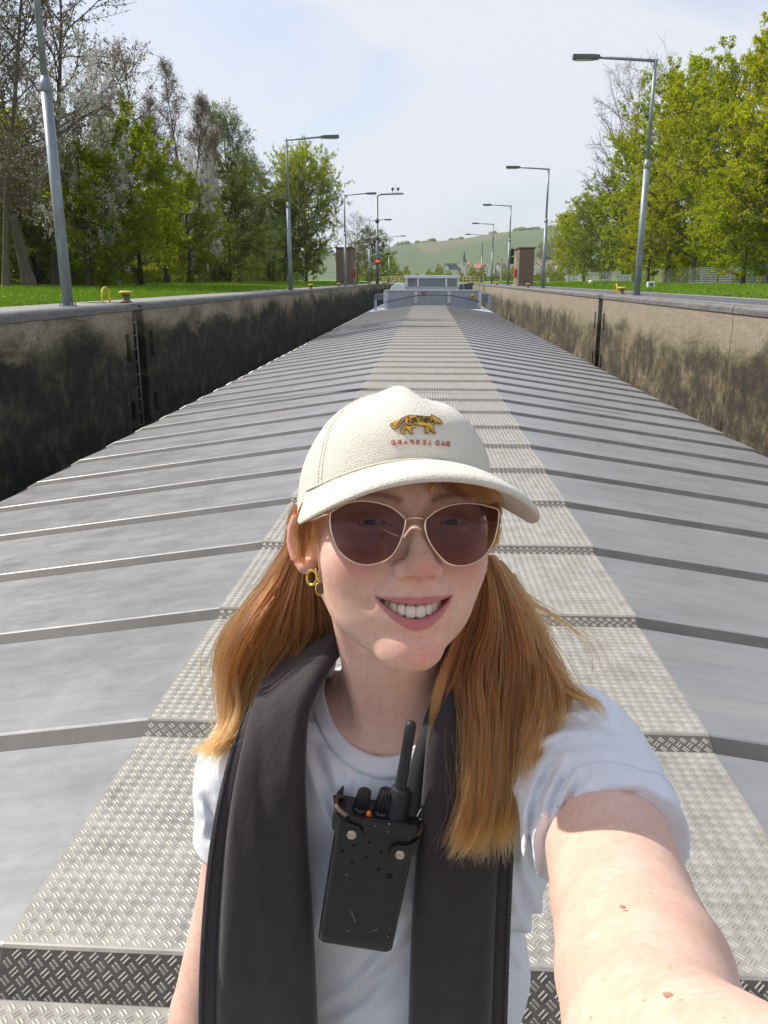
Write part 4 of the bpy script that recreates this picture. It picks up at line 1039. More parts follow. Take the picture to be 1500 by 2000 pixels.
    th = ex*math.sin(.75) + ez*math.cos(.75)      # thickness axis (faces forward-out)
    yy = (y + .0160)*1.18
    wid = .0165 - .0035*np.clip(-yy/.03, 0, 1)*1.0
    r = np.sqrt(((o1-.004)/wid)**2 + (yy/.0315)**2)
    plate = np.maximum((r-1)*.0150, np.abs(th)-.0022)
    rim = np.sqrt(((r-.90)*.0150)**2 + (th-.0022)**2) - .0030
    rim = np.where(yy < -.020, rim+.0015, rim)
    ear = smin(plate, rim, .003)
    ear = smin(ear, sph(np.stack((o1, yy, th), -1), (.002, -.0245, .000), .0072), .004)      # lobe
    ear = smin(ear, sph(np.stack((o1, yy, th), -1), (-.008, -.006, .004), .0050), .003)     # tragus
    antih = np.sqrt((o1-.006+.010*(yy/.03)**2)**2 + (th-.0022)**2 + np.clip(np.abs(yy-.002)-.016, 0, 1)**2) - .0022
    ear = smin(ear, antih, .0025)
    d = smin(d, ear, .0035)
    return d
# body landmarks (U frame)
S_R = PX(1128, 1478, .725); S_L = PX(498, 1505, .790)
NB = PX(775, 1440, .790); NT_ = toH(HO)*0
neck_top = H2U((0, -.045, -.022))
ARM_R = [(S_R, .050), (PX(1180, 1620, .640), .0475), (PX(1215, 1760, .535), .0450), (PX(1258, 1905, .430), .0450), (PX(1300, 2085, .335), .0405),
         (cam2U(.135, -.170, .180), .032), (cam2U(.150, -.125, .060), .0240)]
ARM_L = [(S_L, .046), (PX(470, 1715, .820), .0385), (PX(405, 1975, .850), .0370), (PX(335, 2250, .880), .033), (PX(400, 2600, .86), .024)]
def torso_sdf(P, g=0.0):
    cx = .5*(S_L[0]+S_R[0])
    d = ell(P, (cx+.004, .722, -.520), (.142+g, .088+g, .160+g))
    d = smin(d, cap(P, S_L + np.array([.012, .005, -.01]), S_R + np.array([-.012, .01, -.012]), .046+g, .048+g), .05)
    for s in (-1, 1):
        d = smin(d, sph(P, (cx+.004+s*.062, 0.682, -.560), .056+g), .035)
    d = smin(d, ell(P, (cx, .735, -.730), (.128+g, .088+g, .170+g)), .05)
    d = smin(d, ell(P, (cx, .745, -.930), (.165+g, .115+g, .125+g)), .05)
    return d
TRAP = [(NB + np.array([0, .01, .06]), .040), (NB + np.array([0, .012, .0]), .050)]
def neck_sdf(P):
    d = cap(P, neck_top, NB, .0470, .0485)
    for s, S in ((-1, S_L), (1, S_R)):
        d = smin(d, cap(P, NB + np.array([0, .015, .035]), S + np.array([-s*.02, .015, .018]), .036, .030), .035)
    notch = PX(745, 1452, .742)
    for s in (-1, 1):
        ep = H2U((s*.050, -.050, -.018))
        d = smin(d, cap(P, ep, notch + np.array([s*.010, 0, .004]), .0085, .0060), .014)
        d = smin(d, cap(P, notch + np.array([s*.014, .0, -.002]), notch + np.array([s*.085, .012, .012]), .0065, .0060), .012)
    return d
def hand(P, wr, dirn, up, side, curl=.9, scale=1.0):
    """palm and five curled fingers"""
    dirn = dirn/np.linalg.norm(dirn); up = up - dirn*(up@dirn); up = up/np.linalg.norm(up); sd_ = np.cross(dirn, up)*side
    d = None
    for k in range(4):
        off = (k-1.5)*.0185
        a = wr + dirn*.012 + sd_*off*.6; b = wr + dirn*.082 + sd_*off - dirn*.004*abs(k-1.3)
        e = cap(P, a, b, .013, .0105); d = e if d is None else smin(d, e, .012)
    for k, L in enumerate((.068, .076, .071, .056)):
        off = (k-1.5)*.0185; p = wr + dirn*.082 + sd_*off; ang = .35*curl
        for j, (fr, rr) in enumerate(((.46, .0085), (.30, .0078), (.24, .0070))):
            v = dirn*math.cos(ang) - up*math.sin(ang); q = p + v*L*fr
            d = smin(d, cap(P, p, q, rr, rr*.93), .003); p = q; ang += .62*curl
    p = wr + dirn*.022 - sd_*.026; v = dirn*.62 - sd_*.62 - up*.35; v = v/np.linalg.norm(v); q = p + v*.036
    d = smin(d, cap(P, wr+dirn*.012-sd_*.01, p, .012, .011), .01); d = smin(d, cap(P, p, q, .0105, .0095), .006)
    v = dirn*.9 - sd_*.15 - up*.5; v = v/np.linalg.norm(v); d = smin(d, cap(P, q, q+v*.03, .0093, .0075), .004)
    return d
def body_sdf(P):
    Hh = toH(P); d = np.full(P.shape[:-1], 9, np.float32)
    near = (np.abs(Hh[..., 0]) < .16) & (Hh[..., 1] > -.20) & (np.abs(Hh[..., 2]) < .2)
    n1 = neck_sdf(P)
    d = n1
    if near.any():
        h = head_sdf(Hh[near]); d = d.copy(); d[near] = smin(h, n1[near], .014)
    d = smin(d, torso_sdf(P, -.006), .03)
    d = smin(d, chain(P, ARM_R, .006), .02); d = smin(d, chain(P, ARM_L, .006), .02)
    # elbow crease side fullness
    far = P[..., 1] < .25
    if far.any():
        d = d.copy(); d[far] = smin(d[far], hand(P[far], ARM_R[-1][0], cam2U(-.25, .55, -.80), cam2U(.6, .35, -.2), 1, .7), .012)
    low = (P[..., 2] < -.78) & (P[..., 0] < -.05)
    if low.any():
        d = d.copy(); d[low] = smin(d[low], hand(P[low], ARM_L[-1][0], np.array([.05, -.05, -1.]), np.array([1., .1, 0]), 1, .5), .012)
    return d
FOOT = U2W(np.array([0.0, .76, -1.75])); FOOT[2] = 0.0
person = thing('person', 'woman in a white t-shirt smiling at the camera with one arm stretched out', 'person', tuple(FOOT.tolist()))
def rel(V): return (U2W(V) - FOOT).astype(np.float32)
def add_attr(me, name, vals):
    a = me.attributes.new(name, 'FLOAT', 'POINT'); a.data.foreach_set('value', np.asarray(vals, np.float32))
HB = 1.0
if 1:
    hx = axis_pts([(-.26, -.092, .004), (-.092, .100, .0016), (.100, .26, .004)])
    hy = axis_pts([(-.20, .555, .0045), (.555, .66, .0016), (.66, .78, .003), (.78, .92, .006)])
    hz = axis_pts([(-1.06, -.62, .006), (-.62, -.335, .004), (-.335, -.135, .0016), (-.135, .16, .004)])
    V, Q = surface_nets(body_sdf, hx, hy, hz)
    me = mesh_np('body', rel(V), Q, smooth=True)
    h = toH(V); x, y, z = h.T; ax = np.abs(x); front = (z > .04)
    m = -mouth(x, y, np.full_like(z, .2))
    lipd = np.minimum(cap(np.stack((ax, y*1.0, z), -1), (.0275, -.0580, .079), (.0, -.0583, .0920), .0), 9)
    yy1 = -.0538 - .0000*np.clip(ax/.027, 0, 1)**2 - .0006*np.exp(-(ax/.0035)**2)
    yy2 = -.0808 + .0250*np.clip(ax/.0310, 0, 1.2)**2
    lip = np.clip((yy1-y)/.0014, 0, 1)*np.clip((y-yy2)/.0016, 0, 1)*np.clip((.0322-ax)/.002, 0, 1)*(z > .06)
    inner = (z < .0835 - .35*ax) & (y < -.056) & (y > -.075) & (ax < .0305) & (z > .03)
    add_attr(me, 'lip', lip); add_attr(me, 'inner', inner*1.0)
    bl = .9*gz(ax, y, .042, -.030, .020, .018) + .9*gz(x, y, 0, -.033, .014, .010) + .75*gz(x, y, .004, -.097, .022, .012)
    bl = bl*front; ear = np.clip((ax-.074)/.006, 0, 1)*(z < .03)*(y > -.06)*(y < .03)
    add_attr(me, 'blush_ear_glow', np.clip(bl + ear*.9, 0, 1))  # face blush; ears also reddened to paint the sun glowing through them
    t = np.clip((ax-.010)/.038, 0, 1)
    by = .0165 + .0075*np.sin(t*2.3) - .003*t
    brow = np.exp(-((y-by)/(.0032-.0014*t))**2)*np.clip((ax-.009)/.004, 0, 1)*np.clip((.050-ax)/.006, 0, 1)*front
    add_attr(me, 'brow', brow)
    scalp = np.clip((y - .034 + .0)/.008, 0, 1)*(z < .07) + np.clip((-.012-z)/.01, 0, 1)*np.clip((y+.055)/.02, 0, 1)*(ax < .0765)
    scalp = np.where((ax > .055) & (y > .012) & (z < .045), 1, scalp)
    add_attr(me, 'scalp', np.clip(scalp, 0, 1)*(1-ear))
    t = NT('skin')
    def at(n):
        a = t.n('ShaderNodeAttribute'); a.attribute_name = n; return a.outputs['Fac']
    ov = t.coord('Object')
    base = t.ramp(t.noise(ov, 30, 5, .6), [(.3, (.75, .465, .355)), (.7, (.84, .57, .455))])
    mott = t.ramp(t.noise(ov, 160, 4, .6), [(.35, (.90, .82, .79)), (.65, (1, 1, 1))])
    base = t.mix(.7, base, mott, 'MULTIPLY')
    vo = t.n('ShaderNodeTexVoronoi'); vo.inputs['Scale'].default_value = 210; t.l(ov, vo.inputs['Vector'])
    fr = t.ramp(vo.outputs['Distance'], [(.10, 1.0), (.22, 0.0)])
    fm = t.ramp(t.noise(ov, 95, 2, .5), [(.50, 0.0), (.66, 1.0)])
    fr = t.math('MULTIPLY', fr, fm); fr = t.math('MULTIPLY', fr, .85)
    base = t.mix(fr, base, (.42, .20, .11))
    col = t.mix(t.math('MULTIPLY', at('blush_ear_glow'), .62), base, (.66, .22, .175))
    col = t.mix(t.math('MULTIPLY', at('lip'), .88), col, (.50, .145, .150))
    col = t.mix(t.math('MULTIPLY', at('brow'), t.ramp(t.noise(ov, 600, 2, .5), [(.35, .7), (.6, .9)])), col, (.24, .115, .055))
    col = t.mix(at('inner'), col, (.10, .015, .018))
    col = t.mix(at('scalp'), col, (.22, .095, .03))
    t.set(Base_Color=col, Roughness=.50, Subsurface_Weight=.3, Subsurface_Radius=(1.0, .32, .16), Subsurface_Scale=.006, Specular_IOR_Level=.42)
    v2 = t.n('ShaderNodeTexVoronoi'); v2.inputs['Scale'].default_value = 900; t.l(ov, v2.inputs['Vector'])
    hgt = t.math('ADD', t.math('MULTIPLY', v2.outputs['Distance'], .6), t.noise(ov, 350, 4, .6))
    t.bump(hgt, .22, .0006)
    SKIN = t.m
    link('body', me, person, SKIN)
    # moles on the raised arm: flat raised spots
    for (px, py, dz, r) in ((1216, 1771, .0, .0011), (1306, 1944, .0, .0014)):
        d0 = PX(px, py, 1.0); s = np.linspace(.15, .9, 1500)[:, None]; Pn = d0[None]*s
        dd = chain(Pn.astype(np.float32), ARM_R, .03); k = int(np.argmax(dd < 0)); p = Pn[k]
        mb = MB(); c = (U2W(p)-FOOT); nrm = -dirU2W(d0); nrm = Vector(nrm.tolist()).normalized()
        R = nrm.to_track_quat('Z', 'Y').to_matrix()
        mb.lathe(tuple((Vector(c.tolist())+nrm*.0002).to_tuple()), [(r*.95, -.0008), (r*.8, .0001), (r*.4, .0002)], 12, M=R @ Matrix.Diagonal((1.6, .8, 1)))
        mb.build('mole', simple('mole', (.48, .26, .17), .6), person, smooth=True)
print('body', time.time()-T0, len(V))
# ---- eyes
eyem = NT('eye'); ov = eyem.coord('Object')
gr = eyem.n('ShaderNodeVectorMath', operation='LENGTH')
sepx = eyem.n('ShaderNodeSeparateXYZ'); eyem.l(ov, sepx.inputs[0])
r2 = eyem.math('SQRT', eyem.math('ADD', eyem.math('POWER', sepx.outputs[0], 2.0), eyem.math('POWER', sepx.outputs[1], 2.0)))
eyem.set(Base_Color=eyem.ramp(eyem.math('MULTIPLY', r2, 100), [(.18, (.01, .01, .01)), (.22, (.10, .14, .16)), (.50, (.12, .18, .20)), (.56, (.75, .70, .67))]), Roughness=.12)
for s in (-1, 1):
    mb = MB(); n = 16
    mb.lathe((0, 0, 0), [(max(1e-4, .0118*math.sin(a)), .0118*math.cos(a)) for a in np.linspace(0.02, 3.12, 17)], 24)
    o = mb.build('eye', eyem.m, person, smooth=True)
    A = Matrix([[*dirU2W(HR).tolist()], [*dirU2W(HUp).tolist()], [*dirU2W(HF).tolist()]]).transposed()
    Ry = Matrix.Rotation(-PSI*.7, 3, 'Y')
    o.matrix_local = Matrix.Translation(Vector((H2W((s*.0315, -.0005, .0655)) - FOOT).tolist())) @ (A @ Ry).to_4x4()
# ---- teeth
tm = NT('tooth_enamel'); tm.set(Base_Color=(.80, .74, .62), Roughness=.18, Subsurface_Weight=.1, Subsurface_Scale=.002)
tm2 = NT('tooth_enamel_warm'); tm2.set(Base_Color=(.74, .64, .47), Roughness=.2, Subsurface_Weight=.1, Subsurface_Scale=.002)
def tooth(xc, wd, ytop, ybot, zc, ang, mat):
    b = bmesh.new(); bmesh.ops.create_cube(b, size=2)
    bmesh.ops.subdivide_edges(b, edges=b.edges[:], cuts=3, use_grid_fill=True)
    for v in b.verts:
        p = v.co.copy(); n = (abs(p.x)**5 + abs(p.y)**5 + abs(p.z)**5)**(1/5); p /= n
        hw = wd/2*(1 - .10*max(0, p.y)) * (1-.03*(p.y < 0)); q = Vector((p.x*hw, p.y*(ytop-ybot)/2, p.z*.0028))
        q.z -= .0006*(p.x**2)
        q = Matrix.Rotation(ang, 3, 'Y') @ q
        v.co = Vector(((H2W(((xc+q.x), (ytop+ybot)/2+q.y, zc+q.z)) - FOOT)).tolist())
    bmesh.ops.recalc_face_normals(b, faces=b.faces)
    me = bpy.data.meshes.new('tooth'); b.to_mesh(me); b.free()
    link('tooth', me, person, mat, smooth=True)
RT = .0285
for s in (-1, 1):
    acc = 0
    for k, (wd, ln) in enumerate(((.0086, .0102), (.0068, .0092), (.0074, .0098), (.0066, .0080), (.0064, .0070), (.006, .006))):
        a = (acc + wd/2)/RT; acc += wd*1.00
        xc = RT*math.sin(a)*.88; zc = .0575 + RT*math.cos(a)*1.0
        yb = -.0714 + .0098*(xc/.026)**2 - (.0006 if k == 2 else 0) + (.0004 if k == 1 else 0)
        tooth(s*xc, wd*.975, yb+ln, yb, zc, s*a*.9, (tm2 if k >= 2 else tm).m)
gm = MB(); pts = [H2W((RT*.9*math.sin(a), -.0585, .0545+RT*math.cos(a)))-FOOT for a in np.linspace(-1.2, 1.2, 15)]
gm.tube([tuple(p.tolist()) for p in pts], .0026, 8); gm.build('gum', simple('gum', (.52, .16, .16), .35), person, smooth=True)
tg = MB(); tg.tube([tuple((H2W((x_, -.0735+.004*(x_/.02)**2, .070-.25*abs(x_)))-FOOT).tolist()) for x_ in np.linspace(-.018, .018, 9)], [.003, .005, .006, .0065, .0065, .0065, .006, .005, .003], 10)
tg.build('tongue', simple('tongue', (.42, .10, .10), .35), person, smooth=True)
# ---- t-shirt
def fold(P):
    # amplitude in metres
    """soft cloth folds: relief of the shirt"""
    a, b, c = P[..., 0], P[..., 1], P[..., 2]
    w_ = .0024*np.sin(38*a + 22*c + 3*np.sin(30*c+8*b)) + .0012*np.sin(-30*a + 46*c + 2.5*np.sin(26*a))
    # pulls that run from the armpit of the raised arm
    A = PX(1050, 1640, .70); q = P - A; ang = np.arctan2(q[..., 2], q[..., 0]); rr = np.sqrt((q**2).sum(-1))
    w_ = w_ + .0030*(np.abs(np.sin(7*ang+.6))**.6-.5)*np.exp(-(rr/.10)**2)*np.clip(rr/.03, 0, 1)
    B = PX(1150, 1420, .70); q = P - B; rr = np.sqrt((q**2).sum(-1))
    w_ = w_ + .0036*np.sin(150*(q[..., 2]*.9 + q[..., 0]*.25 + .1*q[..., 0]**2))*np.exp(-(rr/.055)**2)
    # creases pressed into the cloth, their runs measured on the photograph
    yc = P[..., 2]*CT + P[..., 1]*ST*1.0; zc = P[..., 1]*CT - P[..., 2]*ST
    px = 750+1600*a/np.maximum(zc, .1); py = 1000-1600*yc/np.maximum(zc, .1); ok = (zc < .86)
    for pts, wd, dp in FOLDS:
        x0, x1 = min(p[0] for p in pts)-50, max(p[0] for p in pts)+50; y0, y1 = min(p[1] for p in pts)-50, max(p[1] for p in pts)+50
        m = ok & (px > x0) & (px < x1) & (py > y0) & (py < y1)
        if not m.any(): continue
        X, Y = px[m], py[m]; best = np.full(X.shape, 1e9); tt = np.zeros(X.shape); n = len(pts)-1
        for i, ((ax_, ay), (bx_, by)) in enumerate(zip(pts[:-1], pts[1:])):
            t = np.clip(((X-ax_)*(bx_-ax_)+(Y-ay)*(by-ay))/((bx_-ax_)**2+(by-ay)**2), 0, 1)
            dd = np.hypot(X-ax_-t*(bx_-ax_), Y-ay-t*(by-ay)); q = dd < best; best = np.where(q, dd, best); tt = np.where(q, (i+t)/n, tt)
        e = np.clip(tt*5, 0, 1)*np.clip((1-tt)*5, 0, 1)
        w_[m] += dp*(.25+.75*e)*(np.exp(-(best/wd)**2) - .75*np.exp(-((best-2.1*wd)/(1.1*wd))**2))
    return w_
FOLDS = [([(1062,1705),(1062,1630),(1085,1555),(1112,1500)], 7, .0030), ([(1084,1690),(1088,1622),(1108,1562),(1146,1508)], 7, .0030), ([(1038,1730),(1034,1625),(1052,1545),(1085,1480)], 8, .0036),
 ([(1108,1640),(1132,1592),(1185,1556),(1262,1545)], 7, .0038), ([(1035,1440),(1090,1415),(1150,1408),(1196,1424)], 9, .0045), ([(1120,1368),(1150,1393),(1192,1400)], 8, .004), ([(1050,1475),(1110,1452),(1180,1452)], 9, .0032),
 ([(612,1460),(650,1570),(690,1660)], 10, .0040), ([(760,1890),(700,1950),(630,1985)], 11, .0045), ([(790,1780),(740,1850),(690,1900)], 11, .0035), ([(628,1720),(690,1780),(770,1800)], 10, .0035),
 ([(1066,1830),(1030,1770),(1006,1700)], 9, .0045), ([(1070,1930),(1030,1860),(1000,1820)], 10, .004), ([(400,1560),(420,1600),(412,1640)], 8, .004), ([(1200,1480),(1250,1500),(1300,1560)], 9, .0025), ([(690,1480),(700,1520),(690,1560)], 8, .002), ([(1000,1560),(1010,1620),(1000,1700)], 9, .004)]
def sleeve(P, pts, t_end, r0, r1):
    a, b = pts[0][0], pts[1][0]; n = (b-a)/np.linalg.norm(b-a); L = np.linalg.norm(b-a)
    e = a + n*t_end
    d = cap(P, a - n*.01, e + n*.05, r0, r1)
    return smax(d, (P-e)@n, .002)
def shirt_out(P):
    d = torso_sdf(P, .008)
    for s, S in ((-1, S_L), (1, S_R)):
        d = smin(d, cap(P, NB + np.array([0, .018, .028]), S + np.array([-s*.02, .015, .018]), .046, .040), .03)
    d = np.minimum(d, neck_sdf(P) - .0055)
    d = smin(d, sleeve(P, ARM_R, .112, .060, .0580), .022)
    d = smin(d, sleeve(P, ARM_L, .078, .054, .0530), .022)
    return d + fold(P)
F0 = np.array([.001, .632, -.400]); B0 = np.array([.014, .782, -.318])
NKC = (F0+B0)/2; NKV = (B0-F0); NKL = np.linalg.norm(NKV)/2; NKV = NKV/np.linalg.norm(NKV)
NKN = np.cross(NKV, np.array([1., 0, 0])); NKN = NKN*np.sign(-NKN[1]); NKU = np.cross(NKV, NKN); NKU /= np.linalg.norm(NKU)
def neck_hole(P):
    """oval collar opening, low in front and high at the nape"""
    q = P - NKC; u = q@NKU; v = q@NKV; n = q@NKN
    r = np.sqrt((u/.0640)**2 + (v/NKL)**2)
    return np.maximum((r-1)*.068, -n-.045)
def shirt_sdf(P):
    o = shirt_out(P)
    nh = neck_hole(P)
    o = o - .0018*np.exp(-((nh-.0065)/.0060)**4)
    inn = o + .0085
    d = np.maximum(o, -inn)
    d = smax(d, -nh, .0015)
    d = np.maximum(d, -1.0 - P[..., 2])
    for pts, te in ((ARM_R, .112), (ARM_L, .078)):
        a, b = pts[0][0], pts[1][0]; n = (b-a)/np.linalg.norm(b-a); e = a+n*te
        # open the sleeve end (only near that sleeve)
        loc = ((P-e)@n); near = np.sqrt(((P-e)**2).sum(-1)) < .085
        d = np.where(near, np.maximum(d, loc-.001), d)
    return d
V, Q = surface_nets(shirt_sdf, axis_pts([(-.24, -.085, .0030), (-.085, .105, .0021), (.105, .26, .0026)]), axis_pts([(.50, .60, .0028), (.60, .70, .0022), (.70, .86, .004)]), axis_pts([(-1.02, -.60, .0045), (-.60, -.44, .003), (-.44, -.28, .0021)]), proj=1)
me = mesh_np('t_shirt', rel(V), Q, smooth=True)
t = NT('white_cotton'); ov = t.coord('Object')
t.set(Base_Color=t.ramp(t.noise(ov, 40, 3, .5), [(.3, (.76, .765, .80)), (.7, (.80, .805, .83))]), Roughness=.85, Sheen_Weight=.15)
wv = t.noise(t.coord('Object', (1, 1, 3)), 900, 2, .6)
t.bump(t.math('ADD', t.math('MULTIPLY', wv, .25), t.noise(ov, 28, 4, .6)), .25, .004)
link('t_shirt', me, person, t.m); COTTON = t.m
# ribbed collar band
NA, NS = 160, 6; VV = []
for i in range(NA):
    th_ = 2*math.pi*i/NA
    for j in range(NS):
        sc_ = 1.0 + .20*j/(NS-1); hh = np.linspace(.085, -.07, 150)
        L = NKC + NKU*(.0640*sc_*math.cos(th_)) + NKV*(NKL*sc_*math.sin(th_)) + NKN*hh[:, None]
        dd = shirt_out(L.astype(np.float32)); k = int(np.argmax(dd < 0)) if (dd < 0).any() else 100; VV.append(L[k])
VV = np.array(VV).reshape(NA, NS, 3)
for _ in range(3): VV = (np.roll(VV, 1, 0)+np.roll(VV, -1, 0)+2*VV)/4
up_ = VV + NKN*.0028 + np.array([0, -.0012, 0])
top = up_.copy(); top[:, 0] = VV[:, 0]-NKN*.003; prof_ = [VV[:, 0]-NKN*.004] + [up_[:, j]+NKN*(.0006 if 0 < j < NS-1 else -.0006) for j in range(NS)] + [VV[:, NS-1]-NKN*.001]
G_ = np.stack(prof_, 1); n2 = G_.shape[1]; F = []
for i in range(NA):
    for j in range(n2-1): a = i*n2+j; b = ((i+1) % NA)*n2+j; F.append((a, a+1, b+1, b))
link('collar_band', mesh_np('collar_band', rel(G_.reshape(-1, 3)), np.array(F), smooth=True), person, COTTON)
print('shirt', time.time()-T0, len(V))
# hem stitching of the raised sleeve
def ring_on(f, o, n, side, r0, npt=72, off=.0006):
    """points where rays from o in the plane across n leave the solid f"""
    s2 = np.cross(n, side); s2 /= np.linalg.norm(s2); s1 = np.cross(s2, n); out = []
    t_ = np.linspace(r0*.4, r0*1.9, 260)
    for k in range(npt):
        a = 2*math.pi*k/npt; dr = s1*math.cos(a)+s2*math.sin(a)
        d = f((o + dr*t_[:, None]).astype(np.float32)); j = int(np.argmax(d > 0)); out.append(o+dr*(t_[j]+off))
    return out
mb = MB()
n_ = (ARM_R[1][0]-ARM_R[0][0]); n_ = n_/np.linalg.norm(n_)
for off in (.086, ):
    R = ring_on(shirt_out, ARM_R[0][0]+n_*off, n_, np.array([0, 0, 1.]), .062, 150)
    for k in range(0, 150, 1):
        a, b = R[k], R[(k+1) % 150]; q = a+(b-a)*.62
        mb.tube([tuple(rel(a).tolist()), tuple(rel(q).tolist())], .00042, 4)
mb.build('hem_stitching', simple('thread_white', (.72, .73, .80), .8), person, stuff=True)
# ---- trousers and shoes (below the picture)
def legs_sdf(P):
    cx = .5*(S_L[0]+S_R[0]); d = ell(P, (cx, .745, -.955), (.172, .122, .115))
    for s in (-1, 1):
        d = smin(d, chain(P, [((cx+s*.085, .745, -.98), .085), ((cx+s*.095, .735, -1.32), .060), ((cx+s*.10, .765, -1.68), .048)], .03), .03)
    return np.maximum(smax(d, P[..., 2]+.93, .004), -1.69-P[..., 2])
V, Q = surface_nets(legs_sdf, axis_pts([(-.24, .26, .008)]), axis_pts([(.58, .92, .008)]), axis_pts([(-1.72, -.90, .010)]), proj=1)
t = NT('blue_denim'); t.set(Base_Color=t.ramp(t.noise(t.coord('Object', (1, 1, .1)), 260, 3, .6), [(.3, (.025, .04, .08)), (.7, (.06, .085, .14))]), Roughness=.85)
link('trousers', mesh_np('trousers', rel(V), Q, smooth=True), person, t.m)
cx0 = .5*(S_L[0]+S_R[0])
def shoe_sdf(P):
    d = None
    for s in (-1, 1):
        e = smax(smin(ell(P, (cx0+s*.105, .69, -1.725), (.045, .10, .055)), ell(P, (cx0+s*.10, .76, -1.70), (.042, .06, .07)), .03), -1.747-P[..., 2], .004)
        d = e if d is None else np.minimum(d, e)
    return d
V, Q = surface_nets(shoe_sdf, axis_pts([(-.16, .26, .007)]), axis_pts([(.55, .86, .007)]), axis_pts([(-1.76, -1.60, .005)]), proj=1)
bmsh = bmesh.new(); bmsh.from_mesh(mesh_np('shoe', rel(V), Q, smooth=True))
midx = rel(np.array([cx0, .7, -1.7]))[0]
for s in (-1, 1):
    b2 = bmsh.copy(); bmesh.ops.delete(b2, geom=[v for v in b2.verts if (v.co.x-midx)*s < 0], context='VERTS')
    mm = bpy.data.meshes.new('shoe'); b2.to_mesh(mm); b2.free(); link('shoe', mm, person, simple('shoe_leather', (.03, .03, .032), .5), smooth=True)
# ---- life jacket
def catmull(pts, n):
    pts = [np.asarray(p, float) for p in pts]; P = [2*pts[0]-pts[1]] + pts + [2*pts[-1]-pts[-2]]; out = []
    m = len(pts)-1
    for u in np.linspace(0, m-1e-6, n):
        i = int(u); t = u-i; a, b, c, d = P[i:i+4]
        out.append(.5*((2*b)+(-a+c)*t+(2*a-5*b+4*c-d)*t*t+(-a+3*b-3*c+d)*t**3))
    return np.array(out)
# stations: outer edge (px, py, depth), inner edge; from the waist on one side, round the neck, down the other side
ST_ = [((405, 2330, .86), (628, 2330, .84)), ((396, 2180, .835), (625, 2180, .815)), ((392, 2050, .806), (622, 2050, .783)), ((394, 1900, .770), (617, 1900, .750)), ((404, 1750, .745), (609, 1750, .725)),
       ((420, 1620, .726), (601, 1620, .706)), ((447, 1500, .722), (597, 1500, .692)), ((480, 1400, .736), (603, 1395, .692)), ((512, 1325, .765), (632, 1325, .704)),
       ((560, 1262, .800), (668, 1272, .735)), ((640, 1215, .850), (700, 1240, .785)), ((770, 1190, .885), (770, 1222, .812)), ((900, 1205, .850), (835, 1236, .783)),
       ((985, 1262, .800), (862, 1280, .735)), ((1010, 1340, .768), (850, 1345, .704)), ((1018, 1430, .738), (836, 1430, .692)), ((1006, 1550, .722), (825, 1550, .694)),
       ((997, 1680, .728), (812, 1690, .708)), ((990, 1850, .758), (802, 1850, .738)), ((984, 2050, .796), (797, 2050, .783)), ((980, 2180, .835), (795, 2180, .815)), ((975, 2330, .86), (793, 2330, .84))]
NL = 220
Lo = catmull([PX(*a) for a, b in ST_], NL); Ri = catmull([PX(*b) for a, b in ST_], NL)
CR = catmull([.5*(PX(*a)+PX(*b)) for a, b in ST_], NL)
TAN = np.gradient(CR, axis=0); TAN /= np.linalg.norm(TAN, axis=1)[:, None]
WD = Ri-Lo; NRM = np.cross(TAN, WD); NRM /= np.linalg.norm(NRM, axis=1)[:, None]
if (NRM[40] @ np.array([0, 1., 0])) > 0: NRM = -NRM        # towards the viewer / outwards
prof = []     # (u across 0..1, height above the base)
FL = .15      # flat stitched flange at the outer edge
for u in np.linspace(0, 1, 40):
    if u < FL: h = .0035
    else:
        q = (u-FL)/(1-FL); h = .0035 + .0095*(max(0, 1-abs(2*q-1)**6))**.7
    prof.append((u, h))
rs = RX(5); VV = []; NPf = len(prof)
def wr(s, u): 
    return (.0007*math.sin(s*26+4*u+2*math.sin(9*u+s*7)) + .0005*math.sin(s*61-11*u) + .0022*(abs(math.sin(s*19+2.2*u))**.5-.8)*math.exp(-((u-.45)/.35)**2))
for i in range(NL):
    s = i/(NL-1); row = []
    for u, h in prof:
        k = 1 if u > FL else 0
        row.append(Lo[i]+WD[i]*u + NRM[i]*(h + k*wr(s, u)*min(1, (h-.0035)/.012)))
    for u, h in prof[::-1]:
        row.append(Lo[i]+WD[i]*u - NRM[i]*(.0012 + (.012*(max(0, 1-abs(2*u-1)**3)) if u > FL else 0)))
    VV += row
NR = 2*NPf; F = []
for i in range(NL-1):
    for k in range(NR):
        a = i*NR+k; b = i*NR+(k+1) % NR; F.append((a, b, b+NR, a+NR))
jack = thing('life_jacket', 'black inflatable life jacket worn over the white t-shirt, with stitched outer edges', 'life jacket', tuple(FOOT.tolist()))
me = mesh_np('inflatable_collar', rel(np.array(VV)), np.array(F))
bmsh = bmesh.new(); bmsh.from_mesh(me); bmesh.ops.recalc_face_normals(bmsh, faces=bmsh.faces)
for e0 in (0, (NL-1)*NR):
    bmsh.verts.ensure_lookup_table(); bmsh.faces.new([bmsh.verts[e0+k] for k in range(NR)])
bmesh.ops.recalc_face_normals(bmsh, faces=bmsh.faces); bmsh.to_mesh(me); bmsh.free()
t = NT('black_coated_nylon'); ov = t.coord('Object')
wx = t.noise(ov, 1400, 2, .7); dst = t.noise(ov, 9, 5, .65)
t.set(Base_Color=t.ramp(dst, [(.3, (.027, .021, .025)), (.7, (.046, .037, .041))]), Roughness=t.ramp(dst, [(.3, .70), (.7, .82)]), Sheen_Weight=.35, Sheen_Roughness=.4, Specular_IOR_Level=.3)
sp = t.n('ShaderNodeTexVoronoi'); sp.inputs['Scale'].default_value = 260; t.l(ov, sp.inputs['Vector'])
